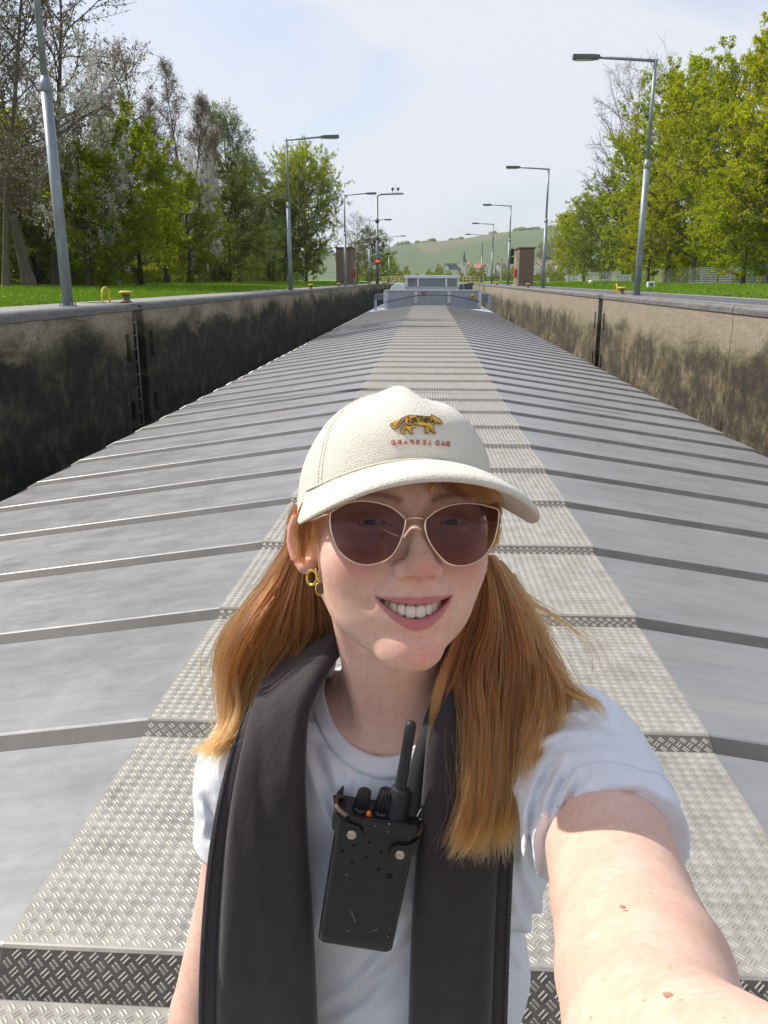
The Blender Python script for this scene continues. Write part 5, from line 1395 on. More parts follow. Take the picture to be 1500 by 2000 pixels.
dots = t.math('MULTIPLY', t.ramp(sp.outputs['Distance'], [(.05, 1.0), (.10, 0.0)]), t.ramp(t.noise(ov, 60, 2), [(.62, 0.0), (.66, 1.0)]))
t.l(t.mix(dots, t.b.inputs['Base Color'].links[0].from_socket, (.35, .33, .30)), t.b.inputs['Base Color'])
wr1 = t.noise(t.coord('Object', (1, 1, .38), (0, .25, 0)), 17, 3, .5, 1.2); wr1 = t.math('ABSOLUTE', t.math('SUBTRACT', wr1, .5))
wr1 = t.math('MULTIPLY', t.ramp(wr1, [(.0, 0.0), (.07, 1.0)]), 1.0)
t.bump(t.math('ADD', t.math('MULTIPLY', wx, .10), t.math('ADD', t.math('MULTIPLY', wr1, .10), t.noise(t.coord('Object', (1, 1, .5)), 22, 4, .55))), .42, .006)
NYLON = t.m
link('inflatable_collar', me, jack, NYLON, smooth=True)
thr = simple('thread_black', (.012, .012, .016), .6)
mb = MB(); L2 = catmull([PX(*a) for a, b in ST_], 900); R2 = catmull([PX(*b) for a, b in ST_], 900)
N2 = np.repeat(NRM, 5, axis=0)[:900]; N2 = catmull(list(NRM[::5]), 900)
for (f_, hh) in ((.028, .0036), (.135, .0037)):
    for i in range(2, 898, 2):
        p = L2[i]+(R2[i]-L2[i])*f_ + N2[i]*(hh+.0003); q = L2[i+1]+(R2[i+1]-L2[i+1])*f_ + N2[i+1]*(hh+.0003)
        q = p+(q-p)*1.25
        mb.tube([tuple(rel(p).tolist()), tuple(rel(q).tolist())], .0011, 4)
mb.build('stitching', thr, jack, stuff=True)
# binding bead on the outer edge
mb = MB(); mb.tube([tuple(rel(Lo[i]+NRM[i]*.0012).tolist()) for i in range(NL)], .0024, 8); mb.build('edge_binding', NYLON, jack, smooth=True)
# crumple folds pressed into a second layer: waist belt
mb = MB(); pts = []
for a in np.linspace(0, 2*math.pi, 40, endpoint=True): pts.append(tuple(rel(np.array([cx0+.158*math.cos(a), .745+.112*math.sin(a), -.95])).tolist()))
mb.tube(pts, .012, 6); mb.build('waist_belt', simple('webbing_black', (.015, .015, .018), .7, nscale=300), jack, smooth=True)
# ---- cap
capo = thing('baseball_cap', 'cream terry cloth cap with a small embroidered leopard above mirrored red lettering', 'cap', tuple(FOOT.tolist()))
t = NT('terry_cloth'); ov = t.coord('Object')
vv = t.n('ShaderNodeTexVoronoi'); vv.inputs['Scale'].default_value = 950; vv.inputs['Randomness'].default_value = 1; t.l(ov, vv.inputs['Vector'])
nn = t.noise(ov, 420, 3, .6); lo_ = t.noise(ov, 35, 3, .5)
t.set(Base_Color=t.mix(t.math('MULTIPLY', vv.outputs['Distance'], .55), (.78, .73, .63), (.56, .50, .40)), Roughness=.95, Sheen_Weight=.3)
t.bump(t.math('ADD', t.math('MULTIPLY', t.math('SUBTRACT', 1.0, vv.outputs['Distance']), .8), t.math('ADD', nn, t.math('MULTIPLY', lo_, 1.0))), .6, .0011)
TERRY = t.m
def crown_pt(ph, tt):
    """ph = angle from the front (towards her left positive), tt 0..1 from rim to top"""
    s, c = math.sin(ph), math.cos(ph)
    fr = max(0, c)
    y0 = .0425*max(0, c)**1.3*1.0 + (.0425-.046*abs(s)**2 if c > 0 else -.004 + .0*c)*(1 if c <= 0 else 0) 
    y0 = .012 + .031*max(0, c)**1.1 - .010*max(0, -c) + (-.012)*abs(s)**6*(.6)
    top = .1085
    h = tt
    ex = 2.25 + .7*fr
    sc_ = (max(0, 1-h**ex))**(1/2.05)
    ax_, bz = .0815, (.1005 if c > 0 else .108)
    x = ax_*s*sc_; z = bz*c*sc_ - .002
    y = y0 + (top-y0)*h
    y += .0060*math.exp(-((x+.004)/.013)**2 - ((z-.045)/.028)**2)*1.0
    y -= .0050*math.exp(-((x-.020)/.011)**2 - ((z-.042)/.024)**2)
    # slack between the panels
    r = 1 + .012*math.sin(3*ph+.5)*h + .010*math.sin(5*ph+9*h)*h*(1-h)*2
    x *= r; z *= r
    return (x, y, z)
NPH, NTT = 120, 46; VV = []; F = []
for j in range(NTT):
    tt = j/(NTT-1); tt = math.sin(tt*math.pi/2)**1.15
    for i in range(NPH): VV.append(crown_pt(2*math.pi*i/NPH, min(tt, .9995)))
for j in range(NTT-1):
    for i in range(NPH):
        a = j*NPH+i; b = j*NPH+(i+1) % NPH; F.append((a, b, b+NPH, a+NPH))
F.append(tuple((NTT-1)*NPH+i for i in range(NPH)))
me = mesh_np('crown', H2W(np.array(VV))-FOOT, F)
o = link('crown', me, capo, TERRY, smooth=True)
md = o.modifiers.new('thick', 'SOLIDIFY'); md.thickness = .0022; md.offset = -1
# seams
seam = simple('cream_thread', (.68, .62, .51), .9)
mb = MB()
def crownU(ph, tt, off):
    p = np.array(crown_pt(ph, tt)); e = 1e-3
    a = np.array(crown_pt(ph+e, tt))-p; b = np.array(crown_pt(ph, min(.999, tt+e)))-p; n = np.cross(a, b); n /= np.linalg.norm(n)+1e-12
    if n @ p < 0: n = -n
    return p + n*off
for ph in (-1.02, -.97, 1.0, 1.05, 2.4, -2.4, math.pi):
    pts = [tuple((H2W(crownU(ph + .0*tt, tt, .0002))-FOOT).tolist()) for tt in np.linspace(.02, .97, 30)]
    for a, b in zip(pts[:-1:1], pts[1::1]):
        va, vb = Vector(a), Vector(b); mb.tube([va, va.lerp(vb, .6)], .00055, 4)
mb.build('crown_stitching', seam, capo, stuff=True)
# brim
VV = []; NU, NVv = 61, 16
def brim_pt(u, v, side):
    a = u*math.pi/2
    ax_ = math.sin(u*1.28)
    xi = .0800*math.sin(u*1.30); zi = .1000*math.cos(u*1.30)*1.0 + .001
    yi = .0425 - .0225*(xi/.078)**2
    su = math.copysign(abs(math.sin(a))**.86, a)
    xo = .0885*su; zo = .098 + .0700*max(0, math.cos(a))**.62 - .012*abs(su)**3
    yo = .0305 - .0285*abs(xo/.0885)**2.1
    w_ = v
    x = xi+(xo-xi)*w_; z = zi+(zo-zi)*w_; y = yi+(yo-yi)*w_ + .0042*math.sin(math.pi*min(1, w_*1.02))*(1-abs(u)**3)
    th = .0034*math.sqrt(max(0, 1-max(0, (v-.93)/.07)**2))*math.sqrt(max(.0, 1-max(0, (abs(u)-.965)/.035)**2)) + .00005
    return (x, y+side*th, z)
F = []
vs = [v for v in np.linspace(0, .93, 11)] + [.95, .965, .98, .992, 1.0]
us = list(np.linspace(-.965, .965, 61)); us = [-1, -.997, -.988, -.978] + us + [.978, .988, .997, 1]
for side in (1, -1):
    for u in us:
        for v in vs: VV.append(brim_pt(u, v, side))
nu, nv = len(us), len(vs); off = nu*nv
for i in range(nu-1):
    for j in range(nv-1):
        a = i*nv+j; F.append((a, a+nv, a+nv+1, a+1)); F.append((off+a, off+a+1, off+a+nv+1, off+a+nv))
for i in range(nu-1): F.append((i*nv+nv-1, (i+1)*nv+nv-1, off+(i+1)*nv+nv-1, off+i*nv+nv-1)); F.append((i*nv, off+i*nv, off+(i+1)*nv, (i+1)*nv))
for j in range(nv-1): F.append((j, j+1, off+j+1, off+j)); F.append(((nu-1)*nv+j, off+(nu-1)*nv+j, off+(nu-1)*nv+j+1, (nu-1)*nv+j+1))
me = mesh_np('brim', H2W(np.array(VV))-FOOT, F); 
bmsh = bmesh.new(); bmsh.from_mesh(me); bmesh.ops.recalc_face_normals(bmsh, faces=bmsh.faces); bmsh.to_mesh(me); bmsh.free()
link('brim', me, capo, TERRY, smooth=True)
mb = MB()
mb.tube([tuple((H2W((brim_pt(u, 0, 1)[0]*1.012, brim_pt(u, 0, 1)[1]+.0012, brim_pt(u, 0, 1)[2]+.0012))-FOOT).tolist()) for u in np.linspace(-.97, .97, 60)], .0008, 6)
mb.build('brim_seam', seam, capo, smooth=True)
# embroidery: outlines measured on the photograph, laid on the crown as raised satin stitch
def on_crown(px, py, off):
    d = PX(px, py, 1.0).astype(float); o = toH(np.zeros(3)); dh = HA @ d
    best = None
    # march the sight line to the crown surface (inverse of crown_pt by search)
    ph, tt = .1, .5
    for _ in range(40):
        p = np.array(crown_pt(ph, tt)); s = (p-o); k = (s@dh)/(dh@dh); r = p - (o+dh*k)
        e = 1e-4; J = np.stack([(np.array(crown_pt(ph+e, tt))-p)/e, (np.array(crown_pt(ph, tt+e))-p)/e], 1)
        Pm = np.eye(3) - np.outer(dh, dh)/(dh@dh); A = Pm@J
        st, *_ = np.linalg.lstsq(A, -(Pm@r), rcond=None)
        st = np.clip(st, -.2, .2); ph += st[0]; tt = min(.95, max(.01, tt+st[1]))
        if np.abs(st).max() < 1e-6: break
    return crownU(ph, tt, off)
def E6(x, y): return (700+x/6, 780+y/6)
def patch(name, polys, off, thick, mat):
    b = bmesh.new()
    for poly in polys:
        pts = [E6(*p) for p in poly]
        top = [b.verts.new(Vector((H2W(on_crown(px, py, off+thick))-FOOT).tolist())) for px, py in pts]
        bot = [b.verts.new(Vector((H2W(on_crown(px, py, off-.0005))-FOOT).tolist())) for px, py in pts]
        n = len(pts)
        try: b.faces.new(top)
        except ValueError: continue
        for k in range(n): b.faces.new((top[k], top[(k+1) % n], bot[(k+1) % n], bot[k]))
    bmesh.ops.triangulate(b, faces=[f for f in b.faces if len(f.verts) > 4], ngon_method='EAR_CLIP')
    bmesh.ops.recalc_face_normals(b, faces=b.faces)
    me = bpy.data.meshes.new(name); b.to_mesh(me); b.free(); me.materials.append(mat)
    return link(name, me, capo)
def strokes(name, lines, r, off, mat):
    mb = MB()
    for ln in lines:
        mb.tube([tuple((H2W(on_crown(*E6(*p), off))-FOOT).tolist()) for p in ln], r, 5)
    return mb.build(name, mat, capo, smooth=True)
t = NT('gold_thread'); t.set(Base_Color=t.ramp(t.noise(t.coord('Object', (1, .3, 1)), 1500, 2), [(.3, (.42, .22, .02)), (.7, (.66, .38, .05))]), Roughness=.45); GOLDT = t.m
dk = simple('dark_thread', (.035, .022, .02), .6); rd = simple('red_thread', (.48, .12, .06), .6)
body = [(545,215),(600,198),(680,205),(760,212),(840,216),(850,190),(872,200),(885,212),(930,238),(965,265),(978,290),(955,302),(935,290),(915,280),(895,290),(880,300),(862,305),(865,340),(880,380),(895,402),(890,410),(868,404),(845,375),(822,345),(825,375),(815,400),(790,408),(775,400),(772,370),(780,318),(730,318),(665,305),(650,340),(610,355),(615,385),(640,402),(635,412),(600,404),(580,370),(572,356),(535,362),(528,395),(545,410),(520,415),(498,400),(500,350),(520,325),(548,300),(540,260)]
tail = [(545,222),(510,235),(490,262),(465,300),(435,328),(410,320),(405,298),(390,290),(378,305),(385,335),(410,352),(440,350),(475,325),(505,285),(525,255),(545,245)]
patch('embroidered_leopard', [body, tail], .0005, .0011, GOLDT)
out = [body+[body[0]], tail+[tail[0]]]
rs = RX(3)
for k in range(46):
    x = rs.uniform(555, 880); y = rs.uniform(215, 285) + (0 if x < 800 else rs.uniform(0, 14)); a = rs.uniform(0, 6.28); r_ = rs.uniform(7, 12)
    out.append([(x+r_*math.cos(a+q), y+.8*r_*math.sin(a+q)) for q in (0, .9, 1.8, 2.8, 3.7)])
out.append([(548,300),(600,320),(650,308)]); out.append([(780,318),(800,330),(825,345)])
strokes('leopard_outline', out, .00030, .0015, dk)
# mirrored lettering, stroke by stroke (the cap's writing is reversed in the photograph)
GL = {'B': [[(0,0),(0,1),(.6,1),(.75,.8),(.6,.55),(0,.52)],[(.6,.52),(.8,.28),(.6,0),(0,0)]], 'A': [[(0,0),(.4,1),(.8,0)],[(.15,.35),(.65,.35)]],
      'D': [[(0,0),(0,1),(.45,1),(.78,.7),(.78,.3),(.45,0),(0,0)]], 'L': [[(0,1),(0,0),(.6,0)]], 'E': [[(.65,1),(0,1),(0,0),(.65,0)],[(0,.52),(.5,.52)]],
      'O': [[(.4,1),(.1,.8),(0,.5),(.1,.2),(.4,0),(.7,.2),(.8,.5),(.7,.8),(.4,1)]], 'P': [[(0,0),(0,1),(.6,1),(.78,.78),(.6,.5),(0,.48)]],
      'R': [[(0,0),(0,1),(.6,1),(.78,.78),(.6,.52),(0,.5)],[(.4,.5),(.8,0)]]}
lines = []
def ybase(x): return 545 - 22*math.cos((x-715)/365*1.25)+ (x-715)*.022
word = [('B',1062),('A',1008),('D',940),('L',838),('E',782),('O',712),('P',640),('A',572),('R',498),('D',425)]
for ch, xr in word:
    for ln in GL[ch]: lines.append([(xr - gx*44, ybase(xr-gx*44)+6 - gy*50) for gx, gy in ln])
strokes('embroidered_lettering', lines, .00042, .0006, rd)
# ---- sunglasses
gla = thing('sunglasses', 'thin gold rimmed sunglasses with brown tinted lenses on her nose', 'sunglasses', tuple(FOOT.tolist()))
gold = NT('gold_metal'); gold.set(Base_Color=(.80, .60, .42), Metallic=1.0, Roughness=.22)
lens = NT('tinted_lens')
for nd in list(lens.t.nodes): lens.t.nodes.remove(nd)
lo_ = lens.n('ShaderNodeOutputMaterial'); tr = lens.n('ShaderNodeBsdfTransparent'); tr.inputs[0].default_value = (.40, .30, .305, 1)
gl = lens.n('ShaderNodeBsdfGlossy'); gl.inputs['Roughness'].default_value = .03; gl.inputs[0].default_value = (.85, .8, .95, 1)
fr = lens.n('ShaderNodeFresnel'); fr.inputs[0].default_value = 1.28; ms = lens.n('ShaderNodeMixShader')
df = lens.n('ShaderNodeBsdfDiffuse'); df.inputs[0].default_value = (.12, .08, .09, 1); ad = lens.n('ShaderNodeMixShader'); ad.inputs[0].default_value = .10
lens.l(tr.outputs[0], ad.inputs[1]); lens.l(df.outputs[0], ad.inputs[2])
lens.l(fr.outputs[0], ms.inputs[0]); lens.l(ad.outputs[0], ms.inputs[1]); lens.l(gl.outputs[0], ms.inputs[2]); lens.l(ms.outputs[0], lo_.inputs[0])
LL = [(645,1001),(673,984),(703,978),(734,981),(765,991),(789,1011),(791,1024),(786,1045),(777,1068),(765,1085),(746,1097),(722,1103),(697,1100),(673,1086),(657,1067),(648,1042),(644,1020)]
RL = [(832,1014),(851,999),(875,988),(903,983),(933,984),(958,990),(973,996),(974,1011),(970,1036),(961,1063),(943,1088),(918,1102),(897,1105),(875,1100),(857,1085),(841,1063),(832,1042),(830,1024)]
ZG, CG = .1045, 3.2
for pts in (LL, RL):
    P_ = catmull([np.array([*p, 0]) for p in pts+[pts[0]]], 80)[:-1]
    H_ = [ray_h(p[0], p[1], ZG, CG) for p in P_]; c_ = np.mean(H_, axis=0)
    mb = MB(); lo2 = [tuple((H2W(p)-FOOT).tolist()) for p in H_]; mb.tube(lo2+[lo2[0]], .00085, 8, caps=False); mb.build('rim', gold.m, gla, smooth=True)
    VV = []; F = []; K = 7; n = len(H_)
    for k in range(K):
        for p in H_:
            q = c_+(p-c_)*(k+1)/K; q = np.array([q[0], q[1], ZG-CG*q[0]**2 + .0030*(1-((k+1)/K)**2)]); VV.append(q)
    VV.append(np.array([c_[0], c_[1], ZG-CG*c_[0]**2+.0030]))
    for k in range(K-1):
        for i in range(n):
            a = k*n+i; b = k*n+(i+1) % n; F.append((a, b, b+n, a+n))
    for i in range(n): F.append((i, len(VV)-1, (i+1) % n))
    link('lens', mesh_np('lens', H2W(np.array(VV))-FOOT, F, smooth=True), gla, lens.m)
def tubeH(name, pts, r, mat, par, n=8):
    mb = MB(); mb.tube([tuple((H2W(p)-FOOT).tolist()) for p in pts], r, n); return mb.build(name, mat, par, smooth=True)
a = ray_h(790, 1015, ZG, CG); b = ray_h(831, 1015, ZG, CG); m_ = (a+b)/2
tubeH('bridge', [a, a*.75+b*.25+np.array([0, .0012, .0012]), m_+np.array([0, .0016, .002]), a*.25+b*.75+np.array([0, .0012, .0012]), b], .00085, gold.m, gla)
for s, px in ((-1, 645), (1, 973)):
    a = ray_h(px, 1002, ZG, CG)
    tubeH('temple', [a, a+np.array([s*.003, -.0005, -.006]), np.array([s*.0775, .0005, .045]), np.array([s*.0790, .000, .0]), np.array([s*.079, -.012, -.016]), np.array([s*.077, -.028, -.022])], [.001, .0016, .0011, .0011, .0014, .0014], gold.m, gla)
    x0 = ray_h(784 if s < 0 else 838, 1040, ZG, CG)
    tubeH('nose_pad', [x0, x0+np.array([0, .001, -.006]), x0+np.array([s*-.001, -.002, -.0085]), x0+np.array([s*-.002, -.006, -.0095])], [.0005, .0005, .002, .0016], simple('clear_pad', (.6, .5, .45), .2), gla)
# ---- earrings
gold2 = NT('yellow_gold'); gold2.set(Base_Color=(.86, .58, .16), Metallic=1.0, Roughness=.18)
er = thing('earring', 'chunky gold hoop in the ear lobe', 'earring', tuple(FOOT.tolist()))
c_ = toH(PX(609, 1128, .672)); mb = MB()
pts = [tuple((H2W(c_+np.array([.0048*math.cos(a)*.8, .0060*math.sin(a), .0035*math.cos(a)]))-FOOT).tolist()) for a in np.linspace(0, 2*math.pi, 25)]
mb.tube(pts, .0013, 8, caps=False); mb.build('hoop', gold2.m, er, smooth=True)
er2 = thing('earring', 'dangling earring with a straight gold bar and a dark oval drop', 'earring', tuple(FOOT.tolist()))
tubeH('bar', [toH(PX(616, 1108, .664)), toH(PX(624, 1138, .664))], .0009, gold2.m, er2)
c_ = toH(PX(625, 1150, .664))
mb = MB(); mb.tube([tuple((H2W(c_+np.array([.0036*math.cos(a), .0052*math.sin(a), .0]))-FOOT).tolist()) for a in np.linspace(0, 2*math.pi, 25)], .0006, 8, caps=False); mb.build('drop_ring', gold2.m, er2, smooth=True)
mb = MB(); mb.add([tuple((H2W(c_+np.array([.0033*math.cos(a), .0049*math.sin(a), z]))-FOOT).tolist()) for z in (-.0006, .0006) for a in np.linspace(0, 2*math.pi, 24, endpoint=False)],
   [tuple(range(23, -1, -1)), tuple(range(24, 48))] + [(k, (k+1) % 24, 24+(k+1) % 24, 24+k) for k in range(24)])
mb.build('drop_stone', simple('smoky_stone', (.10, .07, .03), .12), er2)
print('clothes', time.time()-T0)
# ---- two-way radio in its leather case
rad = thing('radio', 'handheld two-way radio in a scuffed black leather case hanging on her chest', 'radio', tuple(FOOT.tolist()))
lea = NT('black_leather'); ov = lea.coord('Object')
sc1 = lea.noise(ov, 70, 6, .7); 
sv = lea.n('ShaderNodeTexVoronoi'); sv.inputs['Scale'].default_value = 130; lea.l(ov, sv.inputs['Vector'])
scf = lea.math('MULTIPLY', lea.ramp(sv.outputs['Distance'], [(.06, 1.0), (.12, 0.0)]), lea.ramp(sc1, [(.52, 0.0), (.58, 1.0)]))
lea.set(Base_Color=lea.mix(scf, (.010, .010, .012), (.28, .26, .22)), Roughness=lea.ramp(sc1, [(.3, .34), (.7, .52)]))
lea.bump(lea.noise(ov, 500, 4, .6), .25, .0006)
brn = simple('worn_leather_edge', (.085, .05, .035), .5, nscale=300, namt=.4)
pla = simple('black_plastic', (.012, .012, .014), .28); plr = simple('black_rubber', (.018, .020, .024), .55, nscale=200)
stl = NT('worn_steel'); stl.set(Base_Color=(.50, .46, .40), Metallic=1.0, Roughness=.38)
# local frame of the case: x along the width, y up along the case, z out of the front face
R0 = PX(716, 1728, .690)
phi = math.radians(-9.5)
ux = cam2U(math.cos(phi), math.sin(phi)-.0, .02); uy0 = cam2U(-math.sin(phi), math.cos(phi), -.24)
ux = ux/np.linalg.norm(ux); uy = uy0 - ux*(uy0@ux); uy = uy/np.linalg.norm(uy); uz = np.cross(ux, uy)
if uz[1] > 0: uz = -uz
def rU(p): p = np.asarray(p, float); return R0 + p[..., 0:1]*ux + p[..., 1:2]*uy + p[..., 2:3]*uz
def rW(p): return (U2W(rU(np.atleast_2d(p))) - FOOT)
RM = Matrix([dirU2W(ux).tolist(), dirU2W(uy).tolist(), dirU2W(uz).tolist()]).transposed()
def rmesh(name, build, mat, parent=rad, bevel=0, smooth=True, seg=3, stuff=False):
    mb = MB(); build(mb); v = rW(np.array(mb.v)); mb.v = [tuple(p) for p in v.tolist()]
    return mb.build(name, mat, parent, smooth=smooth, bevel=bevel, seg=seg, stuff=stuff, angle=.9)
def rounded(w0, w1, y0, y1, zb, zf, rc=.006, top_cut=None):
    """tapering case body with rounded long edges"""
    def f(mb):
        rings = []; ys = [y0, y0+.0015, y0+.004] + list(np.linspace(y0+.012, y1, 9))
        for j, y in enumerate(ys):
            t = (y-y0)/(y1-y0); w = w0+(w1-w0)*t; ins = (.004, .0014, .0)[j] if j < 3 else 0
            ring = []
            for cxs, czs, a0 in ((1, 1, 0), (-1, 1, 90), (-1, -1, 180), (1, -1, 270)):
                for q in range(6):
                    a = math.radians(a0+q*18); hx = w/2-rc-ins
                    xx = cxs*hx + rc*math.cos(a); hz = (zf-zb)/2-rc-ins; zz = (zf+zb)/2 + czs*hz + rc*math.sin(a)
                    yy = y
                    if j == len(ys)-1 and top_cut: yy = top_cut(xx, y)
                    ring.append((xx, yy, zz))
            rings.append(ring)
        n = len(rings[0]); b = []
        for r_ in rings: b += r_
        F = [tuple(range(n-1, -1, -1)), tuple(range((len(rings)-1)*n, len(rings)*n))]
        for j in range(len(rings)-1):
            for k in range(n): F.append((j*n+k, j*n+(k+1) % n, (j+1)*n+(k+1) % n, (j+1)*n+k))
        mb.add(b, F)
    return f
rmesh('leather_case', rounded(.0650, .0680, -.0660, .0530, -.036, 0, .0055, lambda x, y: y-.0015+.006*(abs(x)/.03)**2), lea.m)
rmesh('radio_body', rounded(.052, .056, -.05, .0590, -.032, -.004, .004), pla)
def holes(mb):
    for i, (px, py, r_) in enumerate(((669,1662,.0012),(692,1651,.0012),(721,1646,.0012),(744,1664,.0012),(765,1680,.0012),(715,1674,.0014),(688,1686,.0013),(761,1711,.0024),(740,1698,.0013))):
        d0 = PX(px, py, 1.0); t_ = ((R0+uz*.0)@uz)/(d0@uz); p = d0*t_ - R0
        mb.lathe((p@ux, p@uy, .0003), [(r_*1.25, -.0006), (r_*1.25, .0), (r_*.85, .0001)], 14)
rmesh('punched_hole', holes, simple('hole_dark', (.003, .003, .003), .9))
def band(pts, w, th):
    """strap along pts (x,y,z,nx,nz) of width w in y"""
    def f(mb):
        V = []; n = len(pts)
        for x, y, z, nx, nz, hw in pts:
            for s, o in ((1, 0), (1, 1), (-1, 1), (-1, 0)): V.append((x+nx*th*o, y+s*hw, z+nz*th*o))
        F = [(0, 1, 2, 3), (4*n-4, 4*n-1, 4*n-2, 4*n-3)]
        for i in range(n-1):
            for k in range(4): F.append((4*i+k, 4*i+4+k, 4*i+4+(k+1) % 4, 4*i+(k+1) % 4))
        mb.add(V, F)
    return f
for s, cx_, cy_, th_ in ((-1, -.0200, .0470, .0), (1, .0225, .0355, 0)):
    X = .0345
    pts = [(cx_-s*.0090, cy_, .0006, 0, 1, .0025), (cx_-s*.0075, cy_, .0008, 0, 1, .0058), (cx_-s*.004, cy_, .001, 0, 1, .0082), (cx_, cy_, .001, 0, 1, .0088), (cx_+s*.004, cy_+.0008, .001, 0, 1, .0082),
           (s*(X-.004), cy_+.004, .0008, s*.3, .95, .0075), (s*(X+.0005), cy_+.0065, -.004, s*.95, .3, .0075), (s*(X+.001), cy_+.009, -.014, s, 0, .008), (s*(X+.0008), cy_+.010, -.026, s, 0, .008), (s*(X-.003), cy_+.010, -.0365, s*.7, -.7, .008)]
    rmesh('strap_tab', band(pts, .014, .0022), lea.m, bevel=.0004)
    rmesh('rivet', lambda mb: mb.lathe((cx_, cy_, .0030), [(.0042, -.0006), (.0042, .0004), (.0034, .0012), (.0022, .0013), (.0018, .0009), (.0004, .0008)], 20), stl.m)
    rmesh('strap_loop', lambda mb: mb.tube([(s*(X-.003), cy_+.012, -.030), (s*(X+.0035), cy_+.0185, -.018), (s*(X+.001), cy_+.0165, -.006), (s*(X-.008), cy_+.0135, -.001)], .0022, 8), brn)
def knob(cx_, h, r_):
    def f(mb):
        mb.lathe((0, 0, 0), [(r_*1.28, 0), (r_*1.28, .002), (r_*1.15, .0035), (r_*.9, .004)], 24)
        n = 14*3; V = []; prof = [(r_*1.02, .004), (r_*1.0, .006), (r_*.90, h-.0015), (r_*.78, h), (.0003, h)]
        for q, z in prof:
            for k in range(n):
                a = 2*math.pi*k/n; rr = q*(1+(.10 if k % 3 else -.06)) if q > .001 else q; V.append((rr*math.cos(a), rr*math.sin(a), z))
        F = []
        for i in range(len(prof)-1):
            for k in range(n): F.append((i*n+k, i*n+(k+1) % n, (i+1)*n+(k+1) % n, (i+1)*n+k))
        mb.add(V, F)
        mb.v = [(cx_+x + z*.06, .0575+z, -.018-y) for x, y, z in mb.v]
    return f
rmesh('knob', knob(-.0155, .0190, .0058), pla); rmesh('knob', knob(.0020, .0225, .0060), pla)
rmesh('orange_light', lambda mb: mb.lathe((-.0085, .0615, -.009), [(.0020, -.002), (.0022, .0), (.0014, .0018), (.0003, .0022)], 14, M=Matrix.Rotation(-math.pi/2, 3, 'X')), simple('orange_plastic', (.75, .16, .02), .35))
def ant(mb):
    prof = [(.0098, 0), (.0098, .003), (.0092, .005), (.0088, .010), (.0080, .024), (.0074, .0265), (.0052, .0275), (.0047, .050), (.0046, .076), (.0048, .0765), (.0046, .078), (.0045, .085), (.0036, .0878), (.0015, .0892), (.0002, .0894)]
    mb.lathe((0, 0, 0), prof, 24); mb.v = [(.0152+x-z*.025, .0570+z, -.018-y) for x, y, z in mb.v]
rmesh('antenna', ant, plr)
def stitch(mb):
    for s in (-1, 1):
        for y in np.arange(-.059, .046, .0030):
            w = .0325+(.0340-.0325)*(y+.058)/.111; mb.tube([(s*(w-.0050), y, .0002), (s*(w-.0050), y+.0019, .0002)], .0003, 4)
    for x in np.arange(-.022, .022, .0030): mb.tube([(x, .0495+.006*(abs(x)/.03)**2-.0035, .0002), (x+.0019, .0495+.006*(abs(x+.002)/.03)**2-.0035, .0002)], .0003, 4)
rmesh('case_stitching', stitch, simple('leather_thread', (.03, .03, .033), .7), stuff=True)
# scuffs: raw patches rubbed through along the case edges
rs = RX(8)
def scuffs(mb):
    for k in range(34):
        s = rs.choice([-1, 1], p=[.35, .65]); y = rs.uniform(-.056, -.01) if rs.rand() < .8 else rs.uniform(-.056, .04)
        w = .0325+(.0340-.0325)*(y+.058)/.111; x = s*(w-.0035-abs(rs.normal(0, .0011))); r_ = rs.uniform(.0002, .00075); n = 7
        V = [(x+r_*.7*rs.uniform(.5, 1.2)*math.cos(2*math.pi*q/n), y+r_*1.5*rs.uniform(.6, 1.3)*math.sin(2*math.pi*q/n), .00022-.3*max(0, abs(x)-.026)) for q in range(n)]
        mb.add(V, [tuple(range(n))])
    mb.tube([(-.0075, -.030, .0001), (-.0035, -.0385, .0001)], .00022, 4); mb.tube([(-.009, -.0275, .0001), (-.0078, -.030, .0001)], .0002, 4)
    mb.tube([(.012, -.0445, .0001), (.016, -.0415, .0001)], .0002, 4); mb.tube([(-.010, -.048, .0001), (-.008, -.0475, .0001)], .00025, 4)
rmesh('scuff_mark', scuffs, simple('scuffed_leather', (.42, .38, .30), .8), smooth=False, stuff=True)
# webbing strap from the case up over the shoulder
web = NT('webbing'); ov = web.coord('UV')
ck = web.n('ShaderNodeTexChecker'); ck.inputs['Scale'].default_value = 1; web.l(web.coord('UV', (26, 90, 1)), ck.inputs['Vector'])
web.set(Base_Color=web.mix(ck.outputs['Fac'], (.012, .012, .013), (.055, .055, .056)), Roughness=.7)
web.bump(ck.outputs['Fac'], .6, .0008)
SW = [((792, 1595, .694), (822, 1603, .697)), ((795, 1560, .696), (826, 1572, .699)), ((801, 1500, .699), (840, 1515, .702)), ((820, 1430, .704), (862, 1445, .706)), ((842, 1370, .715), (885, 1380, .715)), ((880, 1290, .775), (920, 1300, .765)), ((900, 1240, .82), (930, 1245, .81))]
A_ = catmull([PX(*a) for a, b in SW], 60); B_ = catmull([PX(*b) for a, b in SW], 60); V = []; F = []
for i in range(60):
    n_ = np.array([0, -.0011, .0003]); 
    V += [A_[i]+n_, B_[i]+n_, B_[i]-n_, A_[i]-n_]
for i in range(59):
    for k in range(4): F.append((4*i+k, 4*i+(k+1) % 4, 4*i+4+(k+1) % 4, 4*i+4+k))
me = mesh_np('neck_strap', rel(np.array(V)), np.array(F)); uvl = me.uv_layers.new(name='UVMap')
for p in me.polygons:
    for li in p.loop_indices:
        vi = me.loops[li].vertex_index; i, k = divmod(vi, 4); uvl.data[li].uv = (0.0 if k in (0, 3) else 1.0, i/59*2.2)
link('neck_strap', me, rad, web.m)
